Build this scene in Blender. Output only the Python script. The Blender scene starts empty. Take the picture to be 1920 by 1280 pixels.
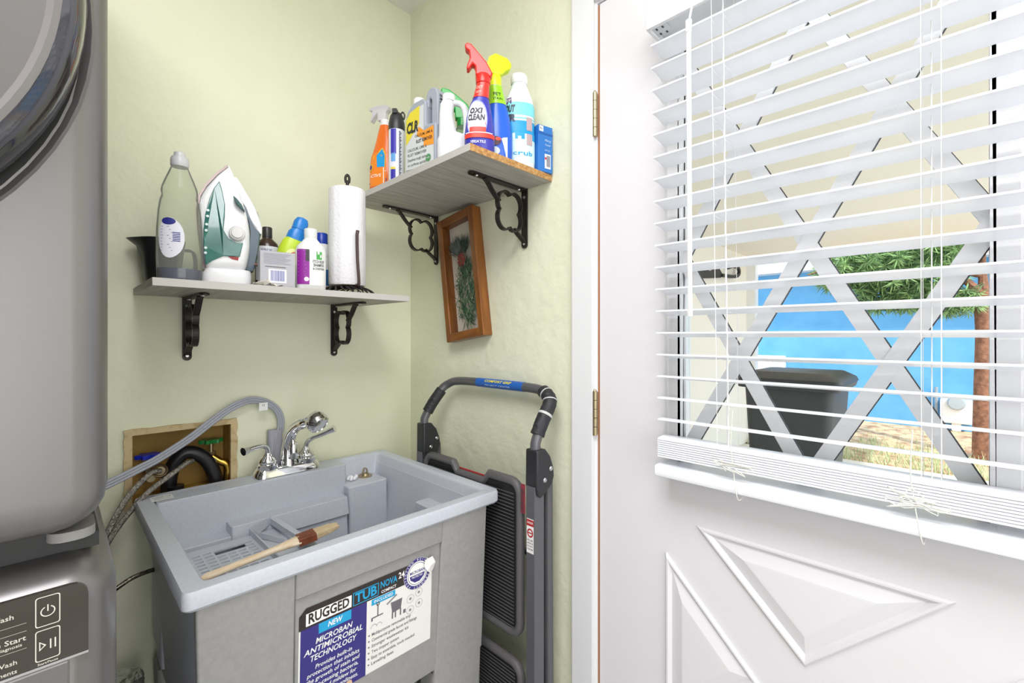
import bpy, bmesh, math, random
from mathutils import Vector, Matrix, noise
from math import sin, cos, pi, radians as R
SC = bpy.context.scene
COL = SC.collection
random.seed(7)

# ------------------------------------------------------------------ camera
cd = bpy.data.cameras.new('camera'); cam = bpy.data.objects.new('camera', cd); COL.objects.link(cam)
cam.location = (-0.90, -1.395, 1.25)
cam.rotation_euler = (R(90), 0, R(44.5 - 90))
cd.sensor_width = 36; cd.lens = 845/1920*36; cd.shift_y = -10/1920; cd.clip_start = 0.02; cd.clip_end = 200
SC.camera = cam
# ------------------------------------------------------------------ world, sun, lamps, exposure
SC.view_settings.view_transform = 'Standard'; SC.view_settings.look = 'None'
SC.view_settings.gamma = 1; SC.view_settings.exposure = 0.22; SC.view_settings.use_curve_mapping = False
w = bpy.data.worlds.new('world'); SC.world = w; w.use_nodes = True
bgn = w.node_tree.nodes['Background']; bgn.inputs[0].default_value = (0.86, 0.93, 1.0, 1); bgn.inputs[1].default_value = 2.1
sl = bpy.data.lights.new('sun', 'SUN'); sl.energy = 3.2; sl.angle = R(2); sl.color = (1, .95, .87)
so = bpy.data.objects.new('sun', sl); COL.objects.link(so)
so.rotation_euler = Vector((.42, .50, -.75)).to_track_quat('-Z', 'Y').to_euler(); so.location = (3, -2, 8)
def area(name, loc, d, size, energy, color):
    l = bpy.data.lights.new(name, 'AREA'); l.shape = 'RECTANGLE'; l.size = size[0]; l.size_y = size[1]; l.energy = energy; l.color = color
    o = bpy.data.objects.new(name, l); COL.objects.link(o); o.location = loc
    o.rotation_euler = Vector(d).to_track_quat('-Z', 'Y').to_euler(); return o
area('ceiling_lamp_light', (-1.1, -1.32, 2.385), (0, 0.0, -1), (.95, .95), 27, (.975, .97, 1))
area('rear_fill_light', (-1.2, -3.1, 1.35), (0.12, 1, 0.0), (1.7, 1.9), 23, (.95, .96, 1))  # added soft fill from behind the camera, no real opening there
SC.cycles.max_bounces = 8; SC.cycles.transparent_max_bounces = 24
try: SC.cycles.use_denoising = True
except Exception: pass

# ------------------------------------------------------------------ materials
def srgb(c):
    if isinstance(c, str): c = [int(c[i:i+2], 16)/255 for i in (0, 2, 4)]
    return tuple((x/12.92 if x <= .04045 else ((x+.055)/1.055)**2.4) for x in c) + (1,)
def setin(b, k, v):
    if k in b.inputs: b.inputs[k].default_value = v
def mat(name, c, rough=.5, metal=0, bump=0, bscale=40, noise_amt=0, nscale=8, c2=None, coat=0, spec=.5, sub=0, stretch=(1,1,1), lo=.35, hi=.65, detail=4):
    m = bpy.data.materials.new(name); m.use_nodes = True
    nt = m.node_tree; b = nt.nodes['Principled BSDF']
    b.inputs['Base Color'].default_value = srgb(c); b.inputs['Roughness'].default_value = rough
    b.inputs['Metallic'].default_value = metal; setin(b, 'Coat Weight', coat); setin(b, 'Specular IOR Level', spec)
    tc = nt.nodes.new('ShaderNodeTexCoord'); mp = nt.nodes.new('ShaderNodeMapping')
    nt.links.new(tc.outputs['Object'], mp.inputs[0]); mp.inputs['Scale'].default_value = stretch
    if c2:
        n = nt.nodes.new('ShaderNodeTexNoise'); n.inputs['Scale'].default_value = nscale; n.inputs['Detail'].default_value = detail
        nt.links.new(mp.outputs[0], n.inputs['Vector'])
        r = nt.nodes.new('ShaderNodeValToRGB'); r.color_ramp.elements[0].position = lo; r.color_ramp.elements[1].position = hi
        r.color_ramp.elements[0].color = srgb(c); r.color_ramp.elements[1].color = srgb(c2)
        nt.links.new(n.outputs['Fac'], r.inputs[0]); nt.links.new(r.outputs[0], b.inputs['Base Color'])
    if bump:
        n = nt.nodes.new('ShaderNodeTexNoise'); n.inputs['Scale'].default_value = bscale; n.inputs['Detail'].default_value = 3
        nt.links.new(mp.outputs[0], n.inputs['Vector'])
        bp = nt.nodes.new('ShaderNodeBump'); bp.inputs['Strength'].default_value = bump; bp.inputs['Distance'].default_value = .01
        nt.links.new(n.outputs['Fac'], bp.inputs['Height']); nt.links.new(bp.outputs[0], b.inputs['Normal'])
    return m
def clear(name, tint, gloss=.12, rough=.03, body=0.0, bodyc='ffffff'):
    m = bpy.data.materials.new(name); m.use_nodes = True; nt = m.node_tree
    for n in list(nt.nodes): nt.nodes.remove(n)
    out = nt.nodes.new('ShaderNodeOutputMaterial'); t = nt.nodes.new('ShaderNodeBsdfTransparent'); t.inputs[0].default_value = srgb(tint)
    g = nt.nodes.new('ShaderNodeBsdfGlossy'); g.inputs['Roughness'].default_value = rough
    f = nt.nodes.new('ShaderNodeLayerWeight'); f.inputs[0].default_value = gloss
    mx = nt.nodes.new('ShaderNodeMixShader'); nt.links.new(f.outputs['Fresnel'], mx.inputs[0])
    nt.links.new(t.outputs[0], mx.inputs[1]); nt.links.new(g.outputs[0], mx.inputs[2]); last = mx
    if body:
        d = nt.nodes.new('ShaderNodeBsdfDiffuse'); d.inputs[0].default_value = srgb(bodyc)
        m2 = nt.nodes.new('ShaderNodeMixShader'); m2.inputs[0].default_value = body
        nt.links.new(mx.outputs[0], m2.inputs[1]); nt.links.new(d.outputs[0], m2.inputs[2]); last = m2
    nt.links.new(last.outputs[0], out.inputs[0]); return m
_pc = {}
def flat(c, rough=.45):
    k = (c, rough)
    if k not in _pc: _pc[k] = mat('plastic_' + c, c, rough)
    return _pc[k]

# ------------------------------------------------------------------ builders
OFF = {}
def thing(name, label, cat, loc=(0, 0, 0), rz=0, group=None, kind=None, rot=None):
    o = bpy.data.objects.new(name, None); COL.objects.link(o); o.empty_display_size = .05
    o.location = loc; o.rotation_euler = rot or (0, 0, rz)
    if label: o['label'] = label
    if cat: o['category'] = cat
    if group: o['group'] = group
    if kind: o['kind'] = kind
    OFF[o.name] = Vector(loc); return o
def tag(o, label, cat, group=None, kind=None):
    o['label'] = label; o['category'] = cat
    if group: o['group'] = group
    if kind: o['kind'] = kind
    return o
def obj(name, bm, mats, parent=None, smooth=True, bevel=0, local=False, label=None, kind=None, seg=2, weld=True, recalc=True):
    if weld: bmesh.ops.remove_doubles(bm, verts=bm.verts, dist=1e-6)
    if recalc: bmesh.ops.recalc_face_normals(bm, faces=bm.faces)
    o_off = Vector((0, 0, 0))
    if parent is not None and not local: o_off = OFF.get(parent.name, Vector((0, 0, 0)))
    if parent is None and not local and len(bm.verts):   # a top-level mesh gets its origin at its base
        xs = [v.co for v in bm.verts]
        o_off = Vector(((min(v.x for v in xs)+max(v.x for v in xs))/2, (min(v.y for v in xs)+max(v.y for v in xs))/2, min(v.z for v in xs)))
    if o_off.length: bmesh.ops.translate(bm, verts=bm.verts, vec=-o_off)
    me = bpy.data.meshes.new(name); bm.to_mesh(me); bm.free()
    for m in (mats if isinstance(mats, (list, tuple)) else [mats]): me.materials.append(m)
    o = bpy.data.objects.new(name, me); COL.objects.link(o)
    if parent is not None: o.parent = parent; OFF[o.name] = o_off
    else: o.location = o_off; OFF[o.name] = o_off
    if smooth:
        for p in me.polygons: p.use_smooth = True
        try: me.set_sharp_from_angle(angle=R(38))
        except Exception: pass
    if bevel:
        b = o.modifiers.new('bevel', 'BEVEL'); b.width = bevel; b.segments = seg; b.limit_method = 'ANGLE'; b.angle_limit = R(40)
        b.harden_normals = False
    if label: o['label'] = label
    if kind: o['kind'] = kind
    return o
def B(): return bmesh.new()
def faces_of(bm, vs, quads, mi=0):
    for q in quads:
        try: f = bm.faces.new([vs[i] for i in q]); f.material_index = mi
        except ValueError: pass
def box(bm, x0, x1, y0, y1, z0, z1, mi=0, M=None):
    vs = [Vector((x, y, z)) for z in (z0, z1) for y in (y0, y1) for x in (x0, x1)]
    if M is not None: vs = [M @ v for v in vs]
    vs = [bm.verts.new(v) for v in vs]
    faces_of(bm, vs, [(0, 2, 3, 1), (4, 5, 7, 6), (0, 1, 5, 4), (2, 6, 7, 3), (0, 4, 6, 2), (1, 3, 7, 5)], mi)
def frames(pts, closed=False, up=None):
    n = len(pts); T = []
    for i in range(n):
        if closed: t = pts[(i+1) % n]-pts[i-1]
        else: t = pts[min(i+1, n-1)]-pts[max(i-1, 0)]
        T.append(t.normalized() if t.length > 1e-9 else Vector((0, 0, 1)))
    out = []
    if up is not None:
        for t in T:
            a = up.cross(t)
            a = a.normalized() if a.length > 1e-6 else Vector((1, 0, 0)); out.append((a, t.cross(a).normalized(), t))
        return out
    a = T[0].orthogonal().normalized()
    for t in T:
        a = (a-t*a.dot(t)); a = a.normalized() if a.length > 1e-6 else t.orthogonal().normalized()
        out.append((a, t.cross(a), t))
    return out
def smoothpath(pts, sub=6, closed=False):
    P = [Vector(p) for p in pts]; n = len(P); out = []
    rng = range(n) if closed else range(n-1)
    for i in rng:
        p0 = P[i-1] if (closed or i > 0) else P[0]*2-P[1]
        p1, p2 = P[i], P[(i+1) % n]; p3 = P[(i+2) % n] if (closed or i+2 < n) else P[-1]*2-P[-2]
        for k in range(sub):
            t = k/sub
            out.append(.5*((2*p1)+(-p0+p2)*t+(2*p0-5*p1+4*p2-p3)*t*t+(-p0+3*p1-3*p2+p3)*t**3))
    if not closed: out.append(P[-1])
    return out
def tube(bm, pts, r, n=10, closed=False, mi=0, r2=None, up=None, sub=0, caps=True, mifn=None):
    if sub: 
        if isinstance(r, (list, tuple)):
            rr = []
            for i in range(len(r)-1): rr += [r[i]+(r[i+1]-r[i])*k/sub for k in range(sub)]
            r = rr+[r[-1]]
        pts = smoothpath(pts, sub, closed)
    pts = [Vector(p) for p in pts]; F = frames(pts, closed, up); L = []
    for i, p in enumerate(pts):
        ra = r[i] if isinstance(r, (list, tuple)) else r; rb = ra if r2 is None else r2
        a, b, t = F[i]; L.append([bm.verts.new(p+a*(ra*cos(2*pi*k/n))+b*(rb*sin(2*pi*k/n))) for k in range(n)])
    m = len(L)
    for i in range(m if closed else m-1):
        A, C = L[i], L[(i+1) % m]
        for k in range(n):
            f = bm.faces.new((A[k], A[(k+1) % n], C[(k+1) % n], C[k])); f.material_index = mifn(i) if mifn else mi
    if not closed and caps:
        f = bm.faces.new(L[0][::-1]); f.material_index = mi; f = bm.faces.new(L[-1]); f.material_index = mi
def cyl(bm, p0, p1, r0, r1=None, n=20, mi=0): tube(bm, [p0, p1], [r0, r0 if r1 is None else r1], n=n, mi=mi)
def bar(bm, pts, wd, th, nrm, mi=0, closed=False, sub=0):
    """flat strip of width wd (along nrm) and thickness th swept along pts"""
    if sub: pts = smoothpath(pts, sub, closed)
    pts = [Vector(p) for p in pts]; nrm = Vector(nrm).normalized(); F = frames(pts, closed); L = []
    for i, p in enumerate(pts):
        t = F[i][2]; s = nrm.cross(t).normalized()
        L.append([bm.verts.new(p+nrm*(a*wd/2)+s*(b*th/2)) for a, b in ((-1, -1), (1, -1), (1, 1), (-1, 1))])
    m = len(L)
    for i in range(m if closed else m-1):
        A, C = L[i], L[(i+1) % m]
        for k in range(4):
            f = bm.faces.new((A[k], A[(k+1) % 4], C[(k+1) % 4], C[k])); f.material_index = mi
    if not closed:
        bm.faces.new(L[0][::-1]).material_index = mi; bm.faces.new(L[-1]).material_index = mi
def loft(bm, loops, cap0=True, cap1=True, mi=0, closed=False):
    L = [[bm.verts.new(Vector(p)) for p in lp] for lp in loops]; n = len(L[0])
    for i in range(len(L) if closed else len(L)-1):
        A, C = L[i], L[(i+1) % len(L)]
        for k in range(n):
            f = bm.faces.new((A[k], A[(k+1) % n], C[(k+1) % n], C[k])); f.material_index = mi
    if cap0 and not closed: bm.faces.new(L[0][::-1]).material_index = mi
    if cap1 and not closed: bm.faces.new(L[-1]).material_index = mi
    return L
def rrect(x0, x1, y0, y1, r, n=4):
    out = []; r = min(r, (x1-x0)/2*.999, (y1-y0)/2*.999)
    for cx, cy, a in ((x1-r, y1-r, 0), (x0+r, y1-r, 90), (x0+r, y0+r, 180), (x1-r, y0+r, 270)):
        for k in range(n+1):
            t = R(a+90*k/n); out.append((cx+r*cos(t), cy+r*sin(t)))
    return out
def prism(bm, poly, fn, d0, d1, mi=0, mi_front=None):
    """poly of (u,v); fn(u,v,d) -> Vector"""
    a = [bm.verts.new(fn(u, v, d0)) for u, v in poly]; b = [bm.verts.new(fn(u, v, d1)) for u, v in poly]; n = len(a)
    bm.faces.new(a[::-1]).material_index = mi; bm.faces.new(b).material_index = mi if mi_front is None else mi_front
    for k in range(n): bm.faces.new((a[k], a[(k+1) % n], b[(k+1) % n], b[k])).material_index = mi
def lathe(bm, prof, c=(0, 0, 0), axis='z', n=32, mi=0, cap=True):
    c = Vector(c); L = []
    ax = {'z': lambda x, y, h: Vector((x, y, h)), 'y': lambda x, y, h: Vector((x, h, y)), 'x': lambda x, y, h: Vector((h, x, y))}[axis] if isinstance(axis, str) else axis
    for r, h in prof: L.append([c+ax(r*cos(2*pi*k/n), r*sin(2*pi*k/n), h) for k in range(n)])
    return loft(bm, L, cap, cap, mi)
_tc = {}
def textmesh(s, shear=0, font_off=0):
    k = (s, shear, font_off)
    if k in _tc: return _tc[k]
    cu = bpy.data.curves.new('t', 'FONT'); cu.body = s; cu.size = 1; cu.resolution_u = 2; cu.offset = font_off; cu.shear = shear
    cu.align_x = 'CENTER'; cu.align_y = 'CENTER'
    o = bpy.data.objects.new('t', cu); me = bpy.data.meshes.new_from_object(o)
    V = [v.co.copy() for v in me.vertices]; P = [tuple(p.vertices) for p in me.polygons]
    bpy.data.objects.remove(o); bpy.data.curves.remove(cu); bpy.data.meshes.remove(me)
    _tc[k] = (V, P); return V, P
def text(bm, s, fn, u0, v0, size, width=None, mi=0, shear=0, off=.012, align='C'):
    """fn(u,v)->Vector; width squeezes the line to that width"""
    V, P = textmesh(s, shear, off)
    if not V: return
    x0 = min(v.x for v in V); x1 = max(v.x for v in V); sx = size if width is None else width/(x1-x0)
    cx = {'C': (x0+x1)/2, 'L': x0, 'R': x1}[align]
    vs = [bm.verts.new(fn(u0+(v.x-cx)*sx, v0+v.y*size)) for v in V]
    for p in P:
        try: bm.faces.new([vs[i] for i in p]).material_index = mi
        except ValueError: pass
def patch(bm, poly, fn, mi=0):
    bm.faces.new([bm.verts.new(fn(u, v)) for u, v in poly]).material_index = mi
def rectp(u0, u1, v0, v1): return [(u0, v0), (u1, v0), (u1, v1), (u0, v1)]
def ringp(bm, u, v, r0, r1, fn, mi=0, n=32, a0=0, a1=360, sy=1):
    P = []
    for k in range(n+1):
        t = R(a0+(a1-a0)*k/n); P.append((bm.verts.new(fn(u+r0*cos(t), v+r0*sin(t)*sy)), bm.verts.new(fn(u+r1*cos(t), v+r1*sin(t)*sy))))
    for k in range(n): bm.faces.new((P[k][0], P[k+1][0], P[k+1][1], P[k][1])).material_index = mi
def disc(u, v, r, n=24, sy=1): return [(u+r*cos(2*pi*k/n), v+r*sin(2*pi*k/n)*sy) for k in range(n)]
class Body:
    """stack of super-elliptic rings (z, rx, ry, ox, oy), front is local -y"""
    def __init__(s, rings, e=2.0): s.r = [tuple(q)+(0,)*(5-len(q)) for q in rings]; s.e = e
    def at(s, z):
        r = s.r
        if z <= r[0][0]: return r[0][1:]
        for a, b in zip(r, r[1:]):
            if z <= b[0]:
                t = (z-a[0])/max(b[0]-a[0], 1e-9); return tuple(a[i]+(b[i]-a[i])*t for i in range(1, 5))
        return r[-1][1:]
    def pt(s, a, z, off=0, q=None):
        rx, ry, ox, oy = q or s.at(z); e = 2/s.e
        c_, s_ = cos(a), sin(a)
        x = math.copysign(abs(c_)**e, c_); y = math.copysign(abs(s_)**e, s_)
        return Vector((ox+(rx+off)*x, oy+(ry+off)*y, z))
    def build(s, bm, n=36, mi=0, off=0):
        loft(bm, [[s.pt(2*pi*k/n, q[0], off, q[1:]) for k in range(n)] for q in s.r], mi=mi)
    def fn(s, off=.0006, a0=-90):
        def f(u, v):
            q = s.at(v); a = R(a0)+u/max(q[0], q[1])
            return s.pt(a, v, off)
        return f
    def wrap(s, bm, u0, u1, z0, z1, off=.0005, mi=0, nu=14, nz=10, a0=-90):
        f = s.fn(off, a0); zs = sorted(set([z0+(z1-z0)*k/nz for k in range(nz+1)]+[q[0] for q in s.r if z0 < q[0] < z1]))
        G = [[bm.verts.new(f(u0+(u1-u0)*i/nu, z)) for i in range(nu+1)] for z in zs]
        for j in range(len(zs)-1):
            for i in range(nu): bm.faces.new((G[j][i], G[j][i+1], G[j+1][i+1], G[j+1][i])).material_index = mi
    def blob(s, bm, u, z, ru, rz, off=.0008, mi=0, n=24, k=5, a0=-90, poly=None):
        f = s.fn(off, a0); pts = poly or [(cos(2*pi*i/n), sin(2*pi*i/n)) for i in range(n)]; n = len(pts)
        c = bm.verts.new(f(u, z)); prev = None
        for j in range(1, k+1):
            cur = [bm.verts.new(f(u+ru*p[0]*j/k, z+rz*p[1]*j/k)) for p in pts]
            for i in range(n):
                if prev is None: bm.faces.new((c, cur[i], cur[(i+1) % n])).material_index = mi
                else: bm.faces.new((prev[i], cur[i], cur[(i+1) % n], prev[(i+1) % n])).material_index = mi
            prev = cur
# ------------------------------------------------------------------ shared materials
M_wall = mat('wall_paint', 'e9ead0', .62, bump=.38, bscale=22, c2='e3e5c8', nscale=3)
M_plain = mat('pale_paint', 'e9e8e6', .7)
M_ceil = mat('ceiling_paint', 'f2f1ea', .8, bump=.2, bscale=60)
M_white = mat('white_gloss_paint', 'ebebec', .32)
M_door = mat('door_paint', 'e6e4e6', .38)
M_floor = mat('floor_tile', 'b5b3b2', .45, c2='a3a1a0', nscale=5)
M_blind = mat('blind_vinyl', 'f6f8fc', .3)
M_brass = mat('aged_brass', 'b9aa88', .35, metal=.9)
M_steel = mat('brushed_steel', 'c2c2c6', .28, metal=1)
M_chrome = mat('chrome', 'e6e6e8', .06, metal=1)
M_silver = mat('silver_enamel', '7b7878', .34, metal=.6)
M_dark = mat('dark_plastic', '26262a', .4)
M_black = mat('black_iron', '2b2623', .42, metal=.35, bump=.1, bscale=120)
M_tub = mat('grey_resin', 'c6cad2', .42, c2='c0c4cd', nscale=160, bump=.03, bscale=200)
M_tubd = mat('speckled_grey_resin', '9c9b99', .45, c2='969593', nscale=90, bump=.03, bscale=200)
M_shelf = mat('grey_oak_laminate', 'a8a29a', .5, c2='c3beb7', nscale=7, stretch=(1, 14, 14))
M_shelfy = mat('grey_oak_laminate_lengthwise', '9c958c', .5, c2='b5aea5', nscale=7, stretch=(14, 1, 14))
M_chip = mat('particle_board', 'c99e63', .8, c2='a77640', nscale=110, bump=.4, bscale=150)
M_edge = mat('laminate_edge', 'c4c0bb', .45)
M_wood = mat('oak_frame', '94591c', .38, c2='6f3d10', nscale=9, stretch=(6, 6, .7), coat=.3)
M_foam = mat('black_foam', '26262a', .55, bump=.3, bscale=90)
M_grey = mat('ladder_grey', '68676b', .32, metal=.4)
M_tray = mat('ladder_tray_grey', '5d5b5c', .5)
M_rubber = mat('black_rubber_tread', '161618', .6)
M_glass = clear('window_glass', 'fbfdfd', .09)
M_whitep = flat('f4f4f4', .4)

# ================================================================== ROOM
X0, X1, Y0, Y1, H = -2.3, 0.0, -3.2, 0.0, 2.404
def struct(name, bm, m, **k):
    o = obj(name, bm, m, smooth=False, **k); o['kind'] = 'structure'; return o
b = B(); box(b, X0-.1, X1+.12, Y0-.1, .12, -.1, 0); struct('floor', b, M_floor)
b = B(); box(b, X0-.1, X1+.12, Y0-.1, .12, H, H+.1); struct('ceiling', b, M_ceil)
b = B(); BX0, BX1, BZ0, BZ1 = -.776, -.559, .845, 1.02      # hole for the supply box
box(b, X0, BX0, 0, .12, 0, H); box(b, BX1, 0, 0, .12, 0, H); box(b, BX0, BX1, 0, .12, 0, BZ0); box(b, BX0, BX1, 0, .12, BZ1, H)
struct('wall_back', b, M_wall)
DY0, DY1, DZ = -.796, -1.609, 2.03
b = B(); box(b, 0, .12, -.775, .12, 0, H); box(b, 0, .12, Y0, DY1-.02, 0, H); box(b, 0, .12, DY1-.02, -.775, DZ+.006, H)
struct('wall_right', b, M_wall)
b = B(); box(b, X0-.1, X0, Y0-.1, .12, 0, H); struct('wall_left', b, M_plain)
b = B(); box(b, X0, .12, Y0-.1, Y0, 0, H); struct('wall_front', b, M_plain)
b = B()   # casing and jamb
for y0, y1 in ((-.788, -.725), (DY1-.075, DY1-.012)): box(b, -.012, .0, y0, y1, 0, DZ+.07)
box(b, -.012, 0, DY1-.012, -.788, DZ+.008, DZ+.07)
for y0, y1 in ((-.793, -.775), (DY1-.02, DY1-.004)): box(b, -.002, .11, y0, y1, 0, DZ+.006)
box(b, -.002, .11, DY1-.02, -.775, DZ+.004, DZ+.016)
struct('trim_1', b, M_white, bevel=.003)
b = B(); box(b, -.25, -.012, -.012, 0, 0, .09); box(b, -.012, 0, -.725, 0, 0, .09); struct('baseboard_right', b, M_white, bevel=.003)

# ------------------------------------------------------------------ door with lite
door = thing('door_1', 'white panelled exterior door with a diamond-lattice window and brass hinges', 'door', (0, DY0, 0), kind='structure')
GY0, GY1, GZ0, GZ1 = -.988, -1.438, .985, 1.885    # glass opening
b = B(); T = .044
ys = [DY1+.003, GY1, GY0, DY0-.0035]; zs = [.01, GZ0, GZ1, DZ]
for i in range(3):
    for j in range(3):
        if i == 1 and j == 1: continue
        box(b, 0.001, T, ys[i], ys[i+1], zs[j], zs[j+1])
obj('door_leaf', b, M_door, door, smooth=False)
b = B()   # dark weatherstrip in the hinge gap
box(b, .003, .04, -.7995, -.7935, 0, DZ); obj('weatherstrip', b, flat('a86f45', .7), door, smooth=False)
b = B()   # raised lite frame, inside
def fr(x0, x1, o, i):
    box(b, x0, x1, GY0-.0+i, GY0+o, GZ0-o, GZ1+o); box(b, x0, x1, GY1-o, GY1-i, GZ0-o, GZ1+o)
    box(b, x0, x1, GY1-i, GY0+i, GZ1+i, GZ1+o); box(b, x0, x1, GY1-i, GY0+i, GZ0-o, GZ0-i)
fr(-.006, .02, .022, -.006); fr(.026, .050, .022, -.006)
obj('lite_frame', b, M_white, door, smooth=False, bevel=.003)
b = B(); box(b, .021, .025, GY1, GY0, GZ0, GZ1); obj('glass_pane', b, M_glass, door, smooth=False)
# diamond lattice bars on the glass, each a flat strip edged by a dark line painting its shadow
b = B(); dy, dz = .1105, .205; cy0 = -1.2135; cz0 = 1.00
def clipseg(p, q):
    (y0, z0), (y1, z1) = p, q; t0, t1 = 0., 1.
    for a, d, lo, hi in ((y0, y1-y0, GY1, GY0), (z0, z1-z0, GZ0, GZ1)):
        if abs(d) < 1e-9: continue
        ta, tb = (lo-a)/d, (hi-a)/d
        if ta > tb: ta, tb = tb, ta
        t0, t1 = max(t0, ta), min(t1, tb)
    if t1-t0 < .02: return None
    return (y0+(y1-y0)*t0, z0+(z1-z0)*t0), (y0+(y1-y0)*t1, z0+(z1-z0)*t1)
for s in (1, -1):
    for k in range(-6, 7):
        p = (cy0-1.2*s+k*2*dy, cz0-1.2*dz/dy); q = (cy0+1.2*s+k*2*dy, cz0+1.2*dz/dy)
        c = clipseg(p, q)
        if not c: continue
        (ya, za), (yb, zb) = c
        xo = .0165+.0006*s; bar(b, [(xo, ya, za), (xo, yb, zb)], .008, .0245, (1, 0, 0), 0)
        d = Vector((0, yb-ya, zb-za)).normalized(); nn = Vector((0, d.z, -d.y))
        if nn.y > 0: nn = -nn
        o_ = nn*.0131
        bar(b, [(.0190+.0004*s, ya+o_.y, za+o_.z), (.0190+.0004*s, yb+o_.y, zb+o_.z)], .0024, .0016, (1, 0, 0), 1)
obj('lattice', b, [M_white, flat('4a4a4e', .5)], door, smooth=False, weld=False)
b = B()
for y in (GY0-.004, GY1+.003): box(b, .0195, .0208, y-.0006, y+.0006, GZ0, GZ1)
box(b, .0195, .0208, GY1, GY0, GZ0+.002, GZ0+.004)
obj('glazing_seal', b, flat('4a4a4e', .5), door, smooth=False)
# crossbuck relief: four raised triangles
def tri_inset(t, d):
    n = 3; out = []
    for i in range(n):
        a, p, c = Vector(t[i-1]), Vector(t[i]), Vector(t[(i+1) % n])
        u, v = (a-p).normalized(), (c-p).normalized(); bis = (u+v).normalized(); s = math.sqrt((1-u.dot(v))/2)
        q = p+bis*(d/s); out.append((q.x, q.y))
    return out
CZ = .618; g = .07; ha = .184
top = [(-1.2125-ha, CZ+g+ha), (-1.2125+ha, CZ+g+ha), (-1.2125, CZ+g)]
bot = [(-1.2125-ha, CZ-g-ha), (-1.2125, CZ-g), (-1.2125+ha, CZ-g-ha)]
lft = [(-1.2125+g, CZ), (-1.2125+g+ha-.005, CZ+ha-.005), (-1.2125+g+ha-.005, CZ-ha+.005)]
rgt = [(-1.2125-g, CZ), (-1.2125-g-ha+.005, CZ-ha+.005), (-1.2125-g-ha+.005, CZ+ha-.005)]
for t in (top, bot, lft, rgt):
    b = B(); lv = [(0, .002), (.0, -.0012), (.0028, -.0055), (.006, -.0055), (.0125, .0006), (.0135, .0006), (.036, -.0058), (.039, -.0060)]
    loft(b, [[Vector((x, y, z)) for y, z in tri_inset(t, d)] for d, x in lv], cap0=False, cap1=True)
    obj('raised_panel', b, M_door, door, smooth=False)
for zc in (1.770, 1.069, .33):
    b = B(); n = 5; hh = .104/n
    for k in range(n): cyl(b, (-.009, -.7925, zc-.052+k*hh+.0006), (-.009, -.7925, zc-.052+(k+1)*hh-.0006), .0052, n=14)
    cyl(b, (-.009, -.7925, zc+.052), (-.009, -.7925, zc+.056), .0045, .002, n=14)
    box(b, -.0050, -.0005, -.795, -.790, zc-.05, zc+.05)
    obj('hinge', b, M_brass, door)

# ------------------------------------------------------------------ window blind hung on the door
bl = thing('window_blind', 'white two-inch slat blind hung over the glass of the white door', 'window blind', (-.04, -1.23, .97))
YL, YR = -.972, -1.512
b = B(); N = 18
def slat(bb, xc, z, th=.003, tilt=.0, y0=YR, y1=YL, wd=.048, mi=0):
    L = []
    for k in range(7):
        s = -1+2*k/6; crown = .0022*(1-s*s)
        L.append((xc+s*wd/2, z+crown+s*tilt))
    prof = [(x, zz-th/2) for x, zz in L]+[(x, zz+th/2) for x, zz in reversed(L)]
    prism(bb, prof, lambda u, v, d: Vector((u, d, v)), y0, y1, mi)
for k in range(N):
    t = k/(N-1); slat(b, -.060+t*.030, 1.812-k*.0430, tilt=-.0035)
obj('slats', b, M_blind, bl, recalc=True)
b = B()
for k in range(9): slat(b, -.031, 1.0455-k*.0042, th=.0030)
obj('stacked_slats', b, M_blind, bl)
b = B(); prism(b, [(-.062, .973), (-.004, .973), (-.002, .979), (-.002, .990), (-.005, .995), (-.060, .995), (-.0635, .990), (-.0635, .978)], lambda u, v, d: Vector((u, d, v)), YR-.003, YL+.003)
obj('bottom_rail', b, M_blind, bl, bevel=.0015)
b = B(); box(b, -.078, -.004, YR-.002, YL+.002, 1.862, 1.90, 0)
obj('headrail', b, flat('d9dcdf', .4), bl, smooth=False, bevel=.001)
b = B(); pf = [(-.086, 1.848), (-.0805, 1.848), (-.0805, 1.930), (-.094, 1.930), (-.094, 1.915), (-.089, 1.905), (-.089, 1.880), (-.092, 1.872), (-.089, 1.862), (-.089, 1.854)]
prism(b, pf, lambda u, v, d: Vector((u, d, v)), YR-.008, YL+.008)
box(b, -.0805, -.02, YL+.002, YL+.008, 1.848, 1.930)
obj('valance', b, M_white, bl, bevel=.001)
b = B(); box(b, -.078, -.046, YL-.022, YL+.0015, 1.852, 1.8615, 0)
for i, (x, y) in enumerate(((-.072, -.004), (-.055, -.004), (-.072, -.016), (-.053, -.016))): box(b, x, x+.006, YL+y-.003, YL+y, 1.8512, 1.8520, 1)
obj('end_bracket', b, [flat('cfd3d4'), M_dark], bl, smooth=False)
b = B(); cyl(b, (-.098, -1.053, 1.818), (-.098, -1.0555, 1.305), .0042, n=8); cyl(b, (-.098, -1.053, 1.818), (-.098, -1.053, 1.797), .0058, .0052, n=10)
cyl(b, (-.098, -1.0555, 1.305), (-.098, -1.0555, 1.286), .0052, .0046, n=8)
cyl(b, (-.080, -1.053, 1.862), (-.098, -1.053, 1.814), .002, n=6)
obj('tilt_wand', b, M_whitep, bl)
for yc in (-1.098, -1.372):
    b = B()
    for yy in (yc-.010, yc+.010):
        for xa, xb in ((-.0865, -.0565), (-.0345, -.0065)): cyl(b, (xa, yy, 1.862), (xb, yy, 1.045), .0005, n=5)
        for k in range(N):
            t = k/(N-1); xc = -.060+t*.030; z = 1.812-k*.0430-.003; cyl(b, (xc-.0255, yy, z), (xc+.0255, yy, z), .0005, n=4)
    cyl(b, (-.060, yc, 1.862), (-.031, yc, 1.045), .0008, n=5)
    obj('ladder_cord', b, flat('f6f6f4'), bl)
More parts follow.
